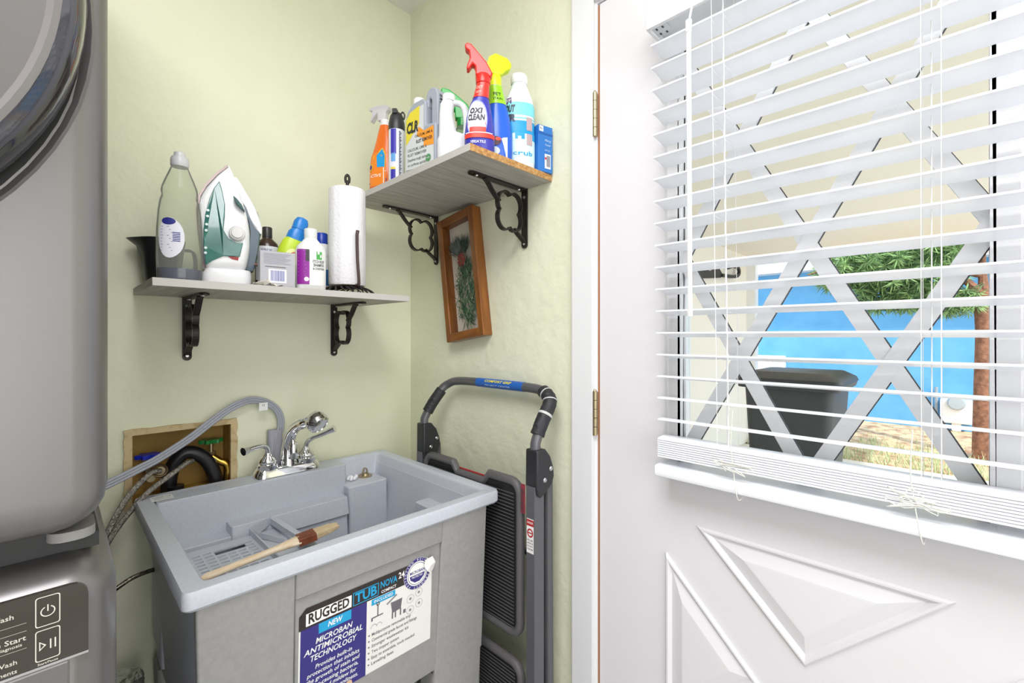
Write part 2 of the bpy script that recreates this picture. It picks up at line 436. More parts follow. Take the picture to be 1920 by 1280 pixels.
def bunch(yc, zc, sd, wid):
    rr = random.Random(sd); b = B(); pts = []
    for k in range(15):
        a = k*2.3+rr.random(); pts.append((-.067-.004*rr.random(), yc+wid*cos(a)*(.5+.5*rr.random()), max(1.0, zc+.013*sin(a*1.3)*(.5+rr.random()))))
    tube(b, pts, .0008, n=5, sub=5)
    tube(b, [(-.066, yc, zc), (-.068, yc-.004, .992), (-.066, yc-.009, .965), (-.03, yc-.010, .968)], .0008, n=5, sub=5)
    tube(b, [(-.066, yc, zc), (-.066, yc+.004, 1.06), (-.062, yc+.002, 1.12)], .0008, n=5, sub=4)
    obj('lift_cord_bundle', b, flat('e6e5dc', .6), bl)
bunch(-1.118, 1.022, 4, .040); bunch(-1.355, 1.022, 9, .050)
# ================================================================== OUTSIDE
M_beige = mat('beige_stucco', 'efe9de', .8, bump=.15, bscale=12)
M_blue = mat('blue_stucco', '67aadd', .8, bump=1, bscale=5, c2='5a9fd4', nscale=3)
M_conc = mat('concrete', 'dcd6ca', .8, c2='cfc8bc', nscale=6)
M_dirt = mat('dry_yard', 'd9bf9c', .95, c2='9c6f55', nscale=7, bump=.8, bscale=30, lo=.42, hi=.7, detail=8)
b = B(); box(b, .12, 5.2, -6, .5, -.2, -.1); struct('slab_carport', b, M_conc)
b = B(); box(b, 5.2, 30, -14, 16, -.25, -.12); struct('ground_yard', b, M_dirt)
b = B(); box(b, .12, 5.3, .5, .62, -.1, 2.27); o = struct('wall_carport', b, M_beige)
b = B(); box(b, 5.3, 5.42, .40, .62, -.1, 2.27); o = struct('column_carport', b, M_white)
b = B(); box(b, .12, 5.35, -2.3, .62, 2.27, 2.36)
for k in range(7): box(b, .12+k*.86, .20+k*.86, -7, .5, 2.2, 2.27) if k in (0,) else None
o = struct('roof_carport', b, M_beige)
b = B(); box(b, 5.35, 5.40, -2.3, .62, 2.20, 2.40); struct('trim_fascia', b, M_white)
h = thing('neighbouring_house', 'bright blue stucco house with white eaves beyond the yard', 'house', (9.5, 0, -.12))
b = B(); box(b, 8.3, 14, -9, 12, -.12, 2.62); obj('wall', b, M_blue, h, smooth=False)
b = B(); box(b, 7.75, 7.85, -9.5, 12.5, 2.33, 2.52); box(b, 7.85, 8.3, -9.5, 12.5, 2.36, 2.40); obj('eave', b, M_white, h, smooth=False)
b = B(); prism(b, [(7.7, 2.52), (15, 2.62), (11, 3.9)], lambda u, v, d: Vector((u, d, v)), -9.6, 12.6); obj('roof', b, flat('a9a6a3', .9), h, smooth=False)
u = thing('wall_vent', 'small white louvred vent box on the blue wall above the bin', 'vent', (8.25, .98, .66))
b = B(); box(b, 8.18, 8.299, .76, 1.25, .64, .9); obj('housing', b, M_white, u, smooth=False, bevel=.01)
b = B()
for k in range(6): box(b, 8.165, 8.18, .80+k*.045, .82+k*.045, .70, .84)
obj('louvre', b, flat('c8cdd2'), u, smooth=False)
mt = thing('utility_meter', 'white utility meter with a round dial against the blue wall', 'meter', (8.15, -1.42, -.12))
b = B(); box(b, 8.12, 8.298, -1.58, -1.24, .0, .34); box(b, 8.16, 8.298, -1.46, -1.36, -.12, 0); obj('housing', b, M_whitep, mt, smooth=False, bevel=.02)
b = B(); lathe(b, [(.10, 0), (.10, -.05), (.08, -.08), (.001, -.085)], (8.12, -1.41, .30), 'x', 20); obj('dial', b, flat('aeb6bd', .2), mt)
b = B(); cyl(b, (8.25, -1.20, -.12), (8.25, -1.20, .5), .02, n=10); obj('pipe', b, flat('9aa4ad'), mt)
# bin
bn = thing('trash_bin', 'charcoal wheeled trash bin standing on the carport slab outside', 'trash bin', (2.35, -.70, -.1))
def rl(x0, x1, y0, y1, z, r): return [Vector((x, y, z)) for x, y in rrect(x0, x1, y0, y1, r)]
Mb = mat('bin_plastic', '3b3d41', .5)
b = B(); loft(b, [rl(2.16, 2.58, -.86, -.50, -.08, .05), rl(2.09, 2.66, -.92, -.46, .94, .05)]); obj('body', b, Mb, bn)
b = B(); loft(b, [rl(2.06, 2.70, -.95, -.43, .94, .05), rl(2.05, 2.71, -.96, -.42, .975, .05)]); obj('rim', b, Mb, bn)
b = B(); loft(b, [rl(2.05, 2.70, -.965, -.415, .975, .05), rl(2.06, 2.69, -.955, -.425, 1.0, .05), rl(2.14, 2.62, -.90, -.48, 1.035, .05)]); obj('lid', b, mat('bin_lid', '2f3135', .4), bn)
for y in (-.97, -.41):
    b = B(); cyl(b, (2.66, y-.025, .03), (2.66, y+.025, .03), .13, n=24); obj('wheel', b, M_dark, bn)
b = B(); cyl(b, (2.75, -.9, .93), (2.75, -.48, .93), .015, n=10); box(b, 2.66, 2.76, -.9, -.88, .91, .95); box(b, 2.66, 2.76, -.5, -.48, .91, .95); obj('handle', b, Mb, bn)
# metal hook plate on the carport wall
hk = thing('wall_hook', 'dark metal key-shaped hook fixed to the beige carport wall', 'hook', (4.3, .49, 1.9))
b = B(); F_ = lambda u, v, d: Vector((u, d, v))
prism(b, [(3.72, 1.84), (4.30, 1.90), (4.36, 1.94), (4.24, 2.01), (4.10, 1.96), (3.98, 1.94), (3.88, 1.97), (3.72, 1.93)], F_, .46, .499)
bar(b, [(4.30, .45, 1.925), (4.72, .45, 1.95), (4.86, .45, 2.01), (4.80, .45, 2.07), (4.62, .45, 2.06), (4.5, .45, 2.03)], .03, .035, (0, 1, 0), sub=4)
obj('hook_plate', b, flat('3a3636', .6), hk, smooth=False)
# tree
tr = thing('pine_tree', 'pine tree with reddish trunk and drooping green boughs in front of the blue house', 'tree', (6.4, -1.625, -.12))
TX, TY = 6.4, -1.625
b = B(); rr = random.Random(3)
tube(b, [(TX, TY, -.15), (TX-.01, TY, .6), (TX+.02, TY-.01, 1.3), (TX, TY+.01, 1.75)], [.10, .085, .08, .085], n=12, sub=4)
br = [[(TX, TY, 1.70), (TX-.05, TY+.22, 2.0), (TX-.1, TY+.5, 2.5), (TX, TY+.8, 2.95)], [(TX, TY, 1.70), (TX, TY+.01, 2.1), (TX, TY+.02, 2.9)], [(TX, TY, 1.70), (TX+.05, TY-.22, 1.95), (TX, TY-.4, 2.5)],
      [(TX, TY+.02, 1.95), (TX-.2, TY+.5, 2.1), (TX-.35, TY+1.1, 2.15), (TX-.4, TY+1.6, 2.05)], [(TX, TY, 1.75), (TX-.1, TY+.35, 1.72), (TX-.2, TY+.75, 1.66)],
      [(TX, TY+.1, 2.2), (TX-.2, TY+.8, 2.5), (TX-.3, TY+1.5, 2.5)]]
for p in br: tube(b, p, [.05]+[.03]*(len(p)-2)+[.012], n=8, sub=4)
obj('trunk', b, mat('pine_bark', 'a2735c', .9, c2='7a5443', nscale=22, bump=.8, bscale=40), tr)
b = B()
def tuft(c, n, L, drop=.35):
    for _ in range(n):
        d = Vector((rr.gauss(0, 1), rr.gauss(0, 1), rr.gauss(0, .8)-drop)).normalized()*L*(.6+.6*rr.random())
        s = d.orthogonal().normalized(); s = Matrix.Rotation(rr.random()*6, 3, d.normalized()) @ s*.007
        p = Vector(c); m = p+d*.5
        v = [b.verts.new(q) for q in (p-s*.5, m-s, p+d, m+s)]; b.faces.new(v).material_index = 0 if rr.random() < .6 else 1
for _ in range(430):
    t = rr.random(); y = TY+.15+t*1.30; zc = 2.30-.22*t+rr.gauss(0, .14); tuft((TX-.25+rr.gauss(0, .18), y, max(zc, 1.92)), 28, .15)
for _ in range(260):
    t = rr.random(); tuft((TX-.2+rr.gauss(0, .12), TY+.35+t*.75+rr.gauss(0, .04), 1.55+.42*rr.random()+.05*t), 26, .13)
for _ in range(60): tuft((TX-.15+rr.gauss(0, .1), TY+.05+.4*rr.random(), 1.52+.25*rr.random()), 22, .13)
for _ in range(90): tuft((TX+rr.gauss(0, .2), TY-.3+.6*rr.random(), 2.35+.3*rr.random()), 22, .14)
obj('foliage', b, [mat('pine_needles', '93b676', .7), mat('pine_needles_dark', '66855c', .7)], tr, smooth=False, weld=False, recalc=False)
# grass
b = B(); rr = random.Random(5)
for _ in range(2600):
    x = 5.25+rr.random()**1.6*1.3; y = -3+3.6*rr.random(); L = .06+.12*rr.random()
    if rr.random() < .35: x = 5.25+3*rr.random(); L *= .4
    if x > 7.9: continue
    if abs(x-6.4) < .2 and abs(y+1.6) < .2: continue
    a = rr.random()*6.28; d = Vector((cos(a)*.5, sin(a)*.5, 1)).normalized()*L; s = Vector((-sin(a), cos(a), 0))*.005
    p = Vector((x, y, -.12)); v = [b.verts.new(q) for q in (p-s, p+s, p+d)]; b.faces.new(v)
o = obj('grass', b, mat('dry_grass', 'b9c79a', .8), smooth=False, weld=False, recalc=False); tag(o, 'tufts of pale grass growing in the dry yard outside', 'grass', kind='stuff')
# ================================================================== STACKED LAUNDRY MACHINES
def yloops(prof, x0, x1, z0, z1, r):
    """front-facing (−y) slab: prof = [(y, inset)]"""
    return [[Vector((x, y, z)) for x, z in rrect(x0+i, x1-i, z0+i, z1-i, max(r-i, .004), 5)] for y, i in prof]
dr = thing('clothes_dryer', 'silver front-loading dryer stacked on top of the washer', 'clothes dryer', (-1.155, -.45, 1.063))
b = B(); loft(b, yloops([(-.06, .0), (-.760, .0), (-.780, .002), (-.793, .007), (-.800, .015), (-.803, .028)], -1.45, -.860, 1.060, 2.05, .04))
obj('body', b, M_silver, dr)
DC = (-1.155, 0, 1.552)
b = B(); lathe(b, [(.2885, -.8025), (.2860, -.8055), (.2800, -.802)], (-1.160, 0, 1.543), 'y', 72, cap=False)
obj('door_surround', b, M_silver, dr)
b = B(); lathe(b, [(.2800, -.795), (.2797, -.8050), (.258, -.8055), (.258, -.795)], (-1.160, 0, 1.543), 'y', 72); obj('door_gasket_shadow', b, mat('gasket_shadow', '141416', .6), dr)  # flat black ring: gasket plus the painted shadow of the recess around it
dd = B(); lathe(dd, [(.268, -.800), (.2765, -.812), (.2772, -.822), (.2745, -.836), (.269, -.847), (.261, -.852)], DC, 'y', 96, cap=False)
dor = obj('door', dd, mat('smoked_ring', '4d4c52', .10, metal=.6, coat=.6), dr)
b = B(); lathe(b, [(.261, -.853), (.2565, -.855), (.252, -.852)], DC, 'y', 96, cap=False); obj('inner_ring', b, mat('grey_ring', '7e7a7b', .35, metal=.4), dor)
b = B(); lathe(b, [(.252, -.852), (.18, -.846), (.10, -.841), (.001, -.839)], DC, 'y', 96, cap=False); obj('door_window', b, mat('smoked_window', '575351', .55, metal=.1, coat=.12), dor)
b = B(); box(b, -1.44, -.872, -.77, -.06, 1.0445, 1.0605); obj('base_plate', b, flat('151515'), dr, smooth=False)
b = B(); loft(b, [[Vector((x, y, z)) for x, y in rrect(-.905, -.870, -.786, -.73, .015)] for z in (1.052, 1.061)]); obj('corner_foot', b, flat('8a8886'), dr)
ws = thing('washing_machine', 'silver front-loading washer with dark control panel under the dryer', 'washing machine', (-1.20, -.45, 0))
b = B(); loft(b, yloops([(-.06, .0), (-.745, .0), (-.768, .003), (-.786, .010), (-.797, .018), (-.803, .032)], -1.45, -.852, .03, 1.032, .04))
obj('body', b, M_silver, ws)
b = B(); box(b, -1.43, -.866, -.75, -.07, 1.030, 1.0445); obj('top_panel', b, mat('washer_top', '1c1c1c', .4), ws, smooth=False)
b = B(); P = rrect(-1.43, -.8765, .9515, 1.0175, .012); P = [(x, z) if z > .99 or x < -1.2 else (max(x, -.8765) if x > -.89 else x, .9515) for x, z in P]
prism(b, P, lambda u, v, d: Vector((u, d, v)), -.8045, -.800); cp = obj('control_panel', b, mat('smoked_panel', '3a352f', .14, coat=.5), ws, smooth=False)
b = B(); f = lambda u, v: Vector((u, -.8048, v))
def rr_outline(bb, u0, u1, v0, v1, r, t):
    a = rrect(u0, u1, v0, v1, r); c = rrect(u0+t, u1-t, v0+t, v1-t, r-t/2); n = len(a)
    A = [bb.verts.new(f(*p)) for p in a]; C_ = [bb.verts.new(f(*p)) for p in c]
    for k in range(n): bb.faces.new((A[k], A[(k+1) % n], C_[(k+1) % n], C_[k]))
rr_outline(b, -.9115, -.8955, .9865, 1.0135, .002, .0007)
ringp(b, -.9035, .9995, .0040, .0048, f, a0=115, a1=425); patch(b, rectp(-.9039, -.9031, .9995, 1.0055), f)
obj('power_button', b, flat('d8d4c8'), cp, smooth=False, recalc=False)
b = B(); rr_outline(b, -.9115, -.8955, .9555, .9835, .002, .0007)
for t0 in ((-.9095, .9655), ):
    q = [(-.9090, .9650), (-.9090, .9735), (-.9045, .9692)]; qi = [(-.9083, .9665), (-.9083, .9720), (-.9058, .9692)]
    A = [b.verts.new(f(*p)) for p in q]; C_ = [b.verts.new(f(*p)) for p in qi]
    for k in range(3): b.faces.new((A[k], A[(k+1) % 3], C_[(k+1) % 3], C_[k]))
for x in (-.9022, -.8992): patch(b, rectp(x, x+.0009, .9648, .9735), f)
obj('start_button', b, flat('d8d4c8'), cp, smooth=False, recalc=False)
b = B()
text(b, 'Remote Start', f, -.9170, .9815, .0062, .036, align='R'); text(b, 'Smart Diagnosis', f, -.9195, .9765, .0040, .027, align='R')
text(b, 'Cold Wash', f, -.9225, .9625, .0055, .026, align='R'); text(b, 'Start/Pause', f, -.9035, .9530, .0030, .013)
text(b, 'Delay Wash', f, -.9245, 1.003, .006, .03, align='R'); text(b, 'Add Garments', f, -.9225, .9547, .005, .03, align='R')
for z in (.9722, .9875, .9945): patch(b, rectp(-.99, -.9168, z, z+.0003), f)
obj('panel_lettering', b, flat('c9c4b8'), cp, smooth=False, recalc=False)
b = B(); box(b, -1.43, -.8765, -.8055, -.799, .9490, .9512); obj('chrome_strip', b, M_chrome, ws, smooth=False)
b = B(); box(b, -1.43, -.889, -.8040, -.79, .900, .9475); obj('dispenser_drawer', b, M_silver, ws, smooth=False, bevel=.002)
b = B(); lathe(b, [(.27, -.80), (.26, -.84), (.23, -.85), (.2, -.84), (.001, -.83)], (-1.155, 0, .50), 'y', 64, cap=False); obj('door', b, mat('smoked_ring_low', '4d4c52', .1, metal=.6), ws)
for x in (-1.40, -.9):
    for y in (-.74, -.12):
        b = B(); cyl(b, (x, y, 0), (x, y, .035), .025); obj('foot', b, M_dark, ws)
# foil dryer duct low beside the washer
b = B(); pts = smoothpath([(-.802, -.10, .02), (-.802, -.10, .25), (-.802, -.10, .42), (-.802, -.11, .505)], 40)
rr = random.Random(2)
tube(b, pts, [.037+.006*(i % 2)+.002*rr.random() for i in range(len(pts))], n=22)
o = obj('foil_duct', b, mat('foil', 'cfcfcf', .22, metal=1, bump=.6, bscale=60), smooth=True); tag(o, 'crinkled silver foil duct low on the wall between washer and sink', 'duct')

# ================================================================== SUPPLY BOX AND HOSES
M_tan = mat('aged_tan_plastic', 'b59a63', .6, c2='a38650', nscale=12)
sb = thing('supply_box', 'tan recessed laundry supply box with a chipped rim in the wall behind the sink', 'supply box', (-.667, .04, .84))
b = B(); t = .003
x0, x1, z0, z1, d = BX0+.001, BX1-.001, BZ0+.001, BZ1-.001, .085
box(b, x0, x1, d, d+t, z0, z1); box(b, x0, x0+t, 0, d, z0, z1); box(b, x1-t, x1, 0, d, z0, z1); box(b, x0, x1, 0, d, z1-t, z1); box(b, x0, x1, 0, d, z0, z0+t)
obj('recess', b, mat('tan_recess', 'b08b3e', .6, c2='a07c38', nscale=9), sb, smooth=False)
b = B(); rr = random.Random(11)
def jit(pts, a):
    out = []
    for i, p in enumerate(pts):
        q = Vector(p); r_ = Vector(pts[(i+1) % len(pts)])
        for k in range(14): 
            s = q.lerp(r_, k/14); out.append((s.x+rr.uniform(-a, a), s.y+rr.uniform(-a, a)))
    return out
po = jit([(x0-.009, z0-.006), (x1+.009, z0-.006), (x1+.009, z1+.009), (x0-.009, z1+.009)], .0018); n = len(po)
pi_ = []
ins = [(x0+.006, z0+.005), (x1-.006, z0+.005), (x1-.006, z1-.005), (x0+.006, z1-.005)]
for i in range(4):
    q, r_ = Vector(ins[i]), Vector(ins[(i+1) % 4]); pi_ += [tuple(q.lerp(r_, k/14)) for k in range(14)]
loft(b, [[Vector((x, -.0005, z)) for x, z in po], [Vector((x, -.008, z)) for x, z in po], [Vector((x, -.008, z)) for x, z in pi_], [Vector((x, .003, z)) for x, z in pi_]], False, False, closed=True)
for x, z in ((x0+.001, z1-.02), (x1-.002, z1-.018)): cyl(b, (x, -.009, z), (x, -.007, z), .002)
obj('rim', b, mat('tan_rim', 'cbb588', .6, c2='a88a58', nscale=60, lo=.5, hi=.8), sb, smooth=False)
def valve(x, z, col, y=.045):
    b = B(); n = 48
    P = [((.023+.0055*cos(6*a))*cos(a), (.019+.0045*cos(6*a))*sin(a)) for a in [2*pi*k/n for k in range(n)]]
    prism(b, P, lambda u, v, d: Vector((x+u, y+v, z+d)), -.005, .005); h_ = obj('valve_handle', b, flat(col, .3), sb, label=('blue' if col[0] == '1' else 'green')+' valve handle')
    b = B(); cyl(b, (x, y, z-.004), (x, y, z-.028), .005); cyl(b, (x, y, z-.028), (x, y, z-.042), .011, n=8); cyl(b, (x, y, z-.042), (x, y, z-.062), .008); cyl(b, (x, y-.03, z-.05), (x, y, z-.05), .009, n=12)
    obj('valve_body', b, M_brass, sb)
valve(-.732, .950, '1d33c4'); valve(-.600, .966, '1f7a35')
b = B(); tube(b, [(-.600, .03, .925), (-.585, .02, .912), (-.572, .015, .905), (-.567, .015, .885), (-.572, .018, .850)], .0095, n=12, sub=5); obj('brass_elbow', b, mat('brass', 'c9a34a', .25, metal=1), sb)
b = B(); lathe(b, [(.016, 0), (.016, .012), (.011, .014), (.011, 0)], (-.715, -.004, .918), 'y', 20, cap=False); cyl(b, (-.715, .0, .918), (-.715, .03, .918), .010); obj('hose_collar', b, M_brass, sb)
b = B(); cyl(b, (-.640, .05, .935), (-.640, .05, .95), .007); obj('plug_cap', b, M_whitep, sb)
b = B(); tube(b, [(-.690, .035, .82), (-.694, .03, .88), (-.683, .028, .925), (-.662, .025, .948), (-.636, .022, .942), (-.612, .02, .915), (-.598, .018, .878), (-.594, .018, .84)], .017, n=14, sub=6)
tube(b, [(-.683, .02, .84), (-.683, .02, .87)], .019, n=14)
o = obj('drain_hose', b, mat('black_hose', '17161a', .35)); tag(o, 'thick black hose looped inside the tan supply box', 'hose')
M_braid = mat('braided_steel', 'b9b4ac', .35, metal=.85, bump=.6, bscale=300, c2='8b857c', nscale=260)
def hose(pts, r, m, label, name='braided_hose', sub=6, **k):
    b = B(); tube(b, pts, r, n=12, sub=sub, **k); o = obj(name, b, m); tag(o, label, 'hose'); return o
hose([(-.845, -.10, .765), (-.820, -.055, .805), (-.790, -.035, .862), (-.762, -.025, .898), (-.735, -.015, .921), (-.716, -.003, .919)], .0065, M_braid, 'upper braided steel hose ending at the round collar in the supply box')
hose([(-.845, -.105, .745), (-.815, -.060, .795), (-.785, -.05, .838), (-.748, -.048, .882), (-.705, -.042, .912), (-.668, -.02, .930), (-.650, .0, .930)], .0058, M_braid, 'lower braided steel hose crossing in front of the thick black hose')
hose([(-.84, -.12, .69), (-.805, -.10, .703), (-.776, -.095, .715), (-.74, -.09, .717), (-.715, -.085, .712), (-.70, -.08, .705)], .0048, mat('dark_braid', '8b8378', .3, metal=.9, c2='3c352c', nscale=200), 'thin dark metal hose running low on the wall from washer to sink leg', 'supply_hose')
# grey corrugated drain hose arching over the faucet
gh = thing('washer_drain_hose', 'grey ribbed washer drain hose arching over the supply box behind the faucet', 'hose', (-.62, -.03, .92))
b = B(); pth = [(-.86, -.06, .905), (-.805, -.045, .923), (-.76, -.035, .940), (-.721, -.03, .957), (-.66, -.03, .995), (-.613, -.03, 1.031), (-.58, -.03, 1.055), (-.552, -.03, 1.069), (-.525, -.022, 1.075), (-.501, -.02, 1.072), (-.474, -.018, 1.060), (-.452, -.017, 1.038), (-.443, -.017, 1.010), (-.445, -.017, .975)]
pp = smoothpath(pth, 8)
for o_ in (-.0060, 0, .0060):
    F = frames(pp, up=Vector((0, 1, 0))); 
    q = [p+F[i][1]*0+Vector((0, 0, 0))+F[i][2].cross(Vector((0, 1, 0))).normalized()*o_ for i, p in enumerate(pp)]
    tube(b, q, .0037, n=10)
obj('hose_tube', b, mat('grey_hose', 'a6a8b2', .4), gh)
b = B(); loft(b, [[Vector((x, y, z)) for x, y in rrect(-.478, -.440, -.0265, -.005, .008)] for z in (.872, .985)]); 
tube(b, [(-.452, -.022, .99), (-.460, -.0265, .955), (-.463, -.0265, .92), (-.455, -.024, .885)], .003, n=8, sub=4)
obj('hose_hook', b, mat('hose_hook_grey', 'a1a2aa', .45), gh)
b = B(); box(b, -.506, -.484, -.0385, -.0375, 1.046, 1.067); obj('paper_tag', b, flat('efefee', .6), gh, smooth=False)
b = B(); f = lambda u, v: Vector((u, -.0388, v)); text(b, '12', f, -.495, 1.060, .008); 
obj('tag_lettering', b, flat('6b6b70'), gh, smooth=False, recalc=False)

# ================================================================== UTILITY SINK
sk = thing('utility_sink', 'speckled grey moulded utility sink tub standing under the shelves', 'utility sink', (-.445, -.30, 0))
SX0, SX1, SY0, SY1, SZ = -.768, -.122, -.588, -.018, .869
def lp(x0, x1, y0, y1, z, r, n=4): return [Vector((x, y, z)) for x, y in rrect(x0, x1, y0, y1, r, n)]
b = B()
IN = [(-.738, -.148, -.560, -.038, SZ-.001, .012), (-.733, -.152, -.556, -.042, SZ-.008, .015), (-.718, -.172, -.535, -.055, .52, .04), (-.66, -.23, -.48, -.11, .50, .04)]
OUT = [(-.66, -.23, -.48, -.11, .488, .04), (-.728, -.197, -.550, -.045, .493, .03), (-.744, -.155, -.572, -.033, .838, .03), (SX0+.004, SX1-.004, SY0+.004, SY1-.002, .838, .012), (SX0, SX1, SY0, SY1, .843, .012), (SX0, SX1, SY0, SY1, .864, .012), (SX0+.002, SX1-.002, SY0+.002, SY1-.002, SZ, .012), (-.741, -.145, -.563, -.035, SZ, .012)]
loops = [lp(*q) for q in OUT]+[lp(*q) for q in IN]
L = loft(b, loops, cap0=True, cap1=True)
obj('basin', b, M_tub, sk)
b = B()   # faucet deck, step, block and side ledge moulded into the basin
loft(b, [lp(-.7345, -.288, -.098, -.030, .54, .006), lp(-.7345, -.288, -.101, -.030, .8685, .006), ])
loft(b, [lp(-.735, -.30, -.16, -.09, .52, .006), lp(-.735, -.305, -.145, -.09, .765, .008)])
loft(b, [lp(-.598, -.303, -.155, -.09, .74, .005), lp(-.598, -.305, -.148, -.09, .788, .005)])
loft(b, [lp(-.292, -.168, -.145, -.03, .51, .012), lp(-.296, -.170, -.136, -.03, .806, .010), lp(-.293, -.173, -.133, -.03, .809, .010)])
loft(b, [lp(-.218, -.150, -.55, -.335, .51, .008), lp(-.204, -.150, -.55, -.335, .795, .008)])
obj('moulded_ledges', b, M_tub, sk, bevel=.003)
# front and side legs moulded at the corners, with label recess between the front ones
def leg(xa, xb, ya, yb, s=1):
    b = B(); zt = .487
    tx = .02 if xa < -.45 else -.02
    loft(b, [lp(xa+tx*1.2, xb+tx*.4, ya+.03*(1 if ya < -.3 else 0), yb-.01, 0, .01), lp(xa+tx*.5, xb, ya+.018*(1 if ya < -.3 else 0), yb, .487, .01)])
    if ya < -.3: loft(b, [lp(xa+tx*.5, xb, ya+.018, ya+.030, .487, .004), lp(xa, xb, ya, ya+.018, .838, .004)])
    return obj('leg', b, M_tubd, sk)
leg(-.750, -.605, -.580, -.50); leg(-.290, -.158, -.580, -.50); leg(-.745, -.655, -.10, -.034); leg(-.245, -.155, -.10, -.034)
b = B(); loft(b, [lp(-.60, -.295, -.560, -.545, .500, .004), lp(-.605, -.29, -.574, -.562, .832, .004)]); obj('front_panel', b, M_tubd, sk)
b = B(); loft(b, [lp(-.605, -.29, -.5785, -.564, .790, .004), lp(-.605, -.29, -.5810, -.564, .838, .004)]); obj('panel_lip', b, M_tubd, sk, bevel=.002)
# perforated tray
b = B(); gx0, gx1, gy0, gy1, gz = -.715, -.505, -.545, -.1625, .762
xs = [gx0, -.706]; k = 0
def cellgrid(xs, ys, hole):
    for i in range(len(xs)-1):
        for j in range(len(ys)-1):
            if hole(i, j): continue
            b.faces.new([b.verts.new((x, y, gz)) for x, y in ((xs[i], ys[j]), (xs[i+1], ys[j]), (xs[i+1], ys[j+1]), (xs[i], ys[j+1]))])
xs = [gx0]; ncol = 7
for i in range(ncol): xs += [-.708+i*.0205, -.708+i*.0205+.0155]
xs.append(gx1)
ysn = [gy0]; nrow = 20
for j in range(nrow): ysn += [-.538+j*.0176, -.538+j*.0176+.0070]
ysn += [gy1]
def hole(i, j):
    y = (ysn[j]+ysn[j+1])/2; x = (xs[i]+xs[i+1])/2
    if -.225 < y < -.186 and (-.648 < x < -.607 or -.603 < x < -.587): return True
    if -.225 < y < -.186 and -.650 < x < -.585: return False
    return i % 2 == 1 and i < 2*ncol and j % 2 == 1
cellgrid(xs, ysn, hole)
bmesh.ops.remove_doubles(b, verts=b.verts, dist=1e-5)
tray = obj('perforated_tray', b, M_tub, sk, smooth=False)
sm = tray.modifiers.new('thickness', 'SOLIDIFY'); sm.thickness = .004; sm.offset = -1
b = B(); w_ = .006   # soap compartment beside the tray
box(b, -.562, -.559, -.40, -.155, .762, .776); bar(b, [(-.507, -.150, .780), (-.493, -.30, .776), (-.49, -.40, .776)], .014, .014, (0, 0, 1)); box(b, -.562, -.49, -.403, -.399, .755, .776)
bar(b, [(-.562, -.19, .775), (-.512, -.150, .782)], .020, .0016, (0, 0, 1)); bar(b, [(-.562, -.19, .775), (-.520, -.27, .768)], .012, .0016, (0, 0, 1))
obj('soap_compartment', b, M_tub, sk, smooth=False)
b = B(); box(b, -.716, -.712, -.55, -.155, .53, .7575); box(b, -.712, -.50, -.552, -.546, .53, .762); box(b, -.505, -.498, -.548, -.165, .52, .772); box(b, -.712, -.505, -.546, -.165, .690, .694); obj('tray_shade_box', b, M_tub, sk, smooth=False)  # unseen enclosure added under the tray so its slots go dark
b = B(); lathe(b, [(.042, 0), (.042, .003), (.03, .001), (.001, .001)], (-.33, -.30, .5005), 'z', 24); obj('drain', b, M_steel, sk)
b = B()
lathe(b, [(.021, 0), (.022, .004), (.016, .005), (.012, .004), (.010, .010), (.002, .012)], (-.212, -.070, .809), 'z', 24); bar(b, [(-.219, -.070, .82), (-.216, -.070, .833), (-.208, -.070, .833), (-.205, -.070, .82)], .006, .003, (0, 1, 0), sub=3)
obj('sink_stopper', b, M_brass, sk)
o = B(); rr = random.Random(8)
for k in range(7):
    bmesh.ops.create_icosphere(o, subdivisions=1, radius=.006, matrix=Matrix.Translation((-.262+rr.uniform(-.012, .012), -.082+rr.uniform(-.01, .01), .816+rr.uniform(-.002, .010))))
oo = obj('crumpled_tissue', o, flat('f6f6f8', .8), smooth=False); tag(oo, 'small crumpled white tissue on the ledge inside the grey sink', 'tissue')
# product sticker on the front panel
st = B(); n_ = Vector((0, -1, .0)); 
def sf(u, v, o=.0004): return Vector((u, -.560-(v-.50)*.0425-.0006-o, v))
S = lambda o: (lambda u, v: sf(u, v, o))
UL, UR, VB, VT = -.597, -.314, .580, .766
def cut(u0, u1, v0, v1): return rectp(u0, u1, v0, v1)
Mst = [flat('eceae6', .4), flat('2f2725', .35), flat('352f7d', .35), flat('20a3d6', .35), flat('f7f6f2', .4), flat('6c6a70', .4), flat('d9b493', .5), flat('8b8a8e', .4)]
patch(st, [(UL, VB), (UR, VB), (UR, VT-.012), (UR-.012, VT), (UL+.012, VT), (UL, VT-.012)], S(.0002), 0)
HB = .728; MID = -.468
patch(st, [(UL, HB), (UR-.045, HB), (UR-.03, VT), (UL+.012, VT), (UL, VT-.012)], S(.0004), 1)
patch(st, cut(UL+.003, MID, VB, HB), S(.0004), 2)
patch(st, cut(UL+.012, -.500, HB+.004, HB+.027), S(.0006), 4)
text(st, 'RUGGED', S(.0008), -.5425, HB+.0155, .025, .076, 1, off=.03)
rr_f = S(.0006)
for q in (rectp(-.497, -.443, HB+.003, HB+.0045), rectp(-.497, -.443, HB+.0275, HB+.029), rectp(-.497, -.4955, HB+.003, HB+.029), rectp(-.4445, -.443, HB+.003, HB+.029)): patch(st, q, rr_f, 3)
text(st, 'TUB', S(.0008), -.470, HB+.0157, .026, .046, 3, off=.03)
text(st, 'NOVA', S(.0008), -.420, HB+.021, .019, .038, 3, off=.02); text(st, '24', S(.0008), -.391, HB+.024, .018, .014, 4, off=.02); text(st, 'COMPACT', S(.0008), -.420, HB+.0065, .0085, .034, 4, off=.02)
patch(st, cut(-.562, -.500, HB-.019, HB-.0005), S(.0006), 3)
text(st, 'NEW', S(.0008), -.531, HB-.0095, .014, .028, 4, shear=.2, off=.02)
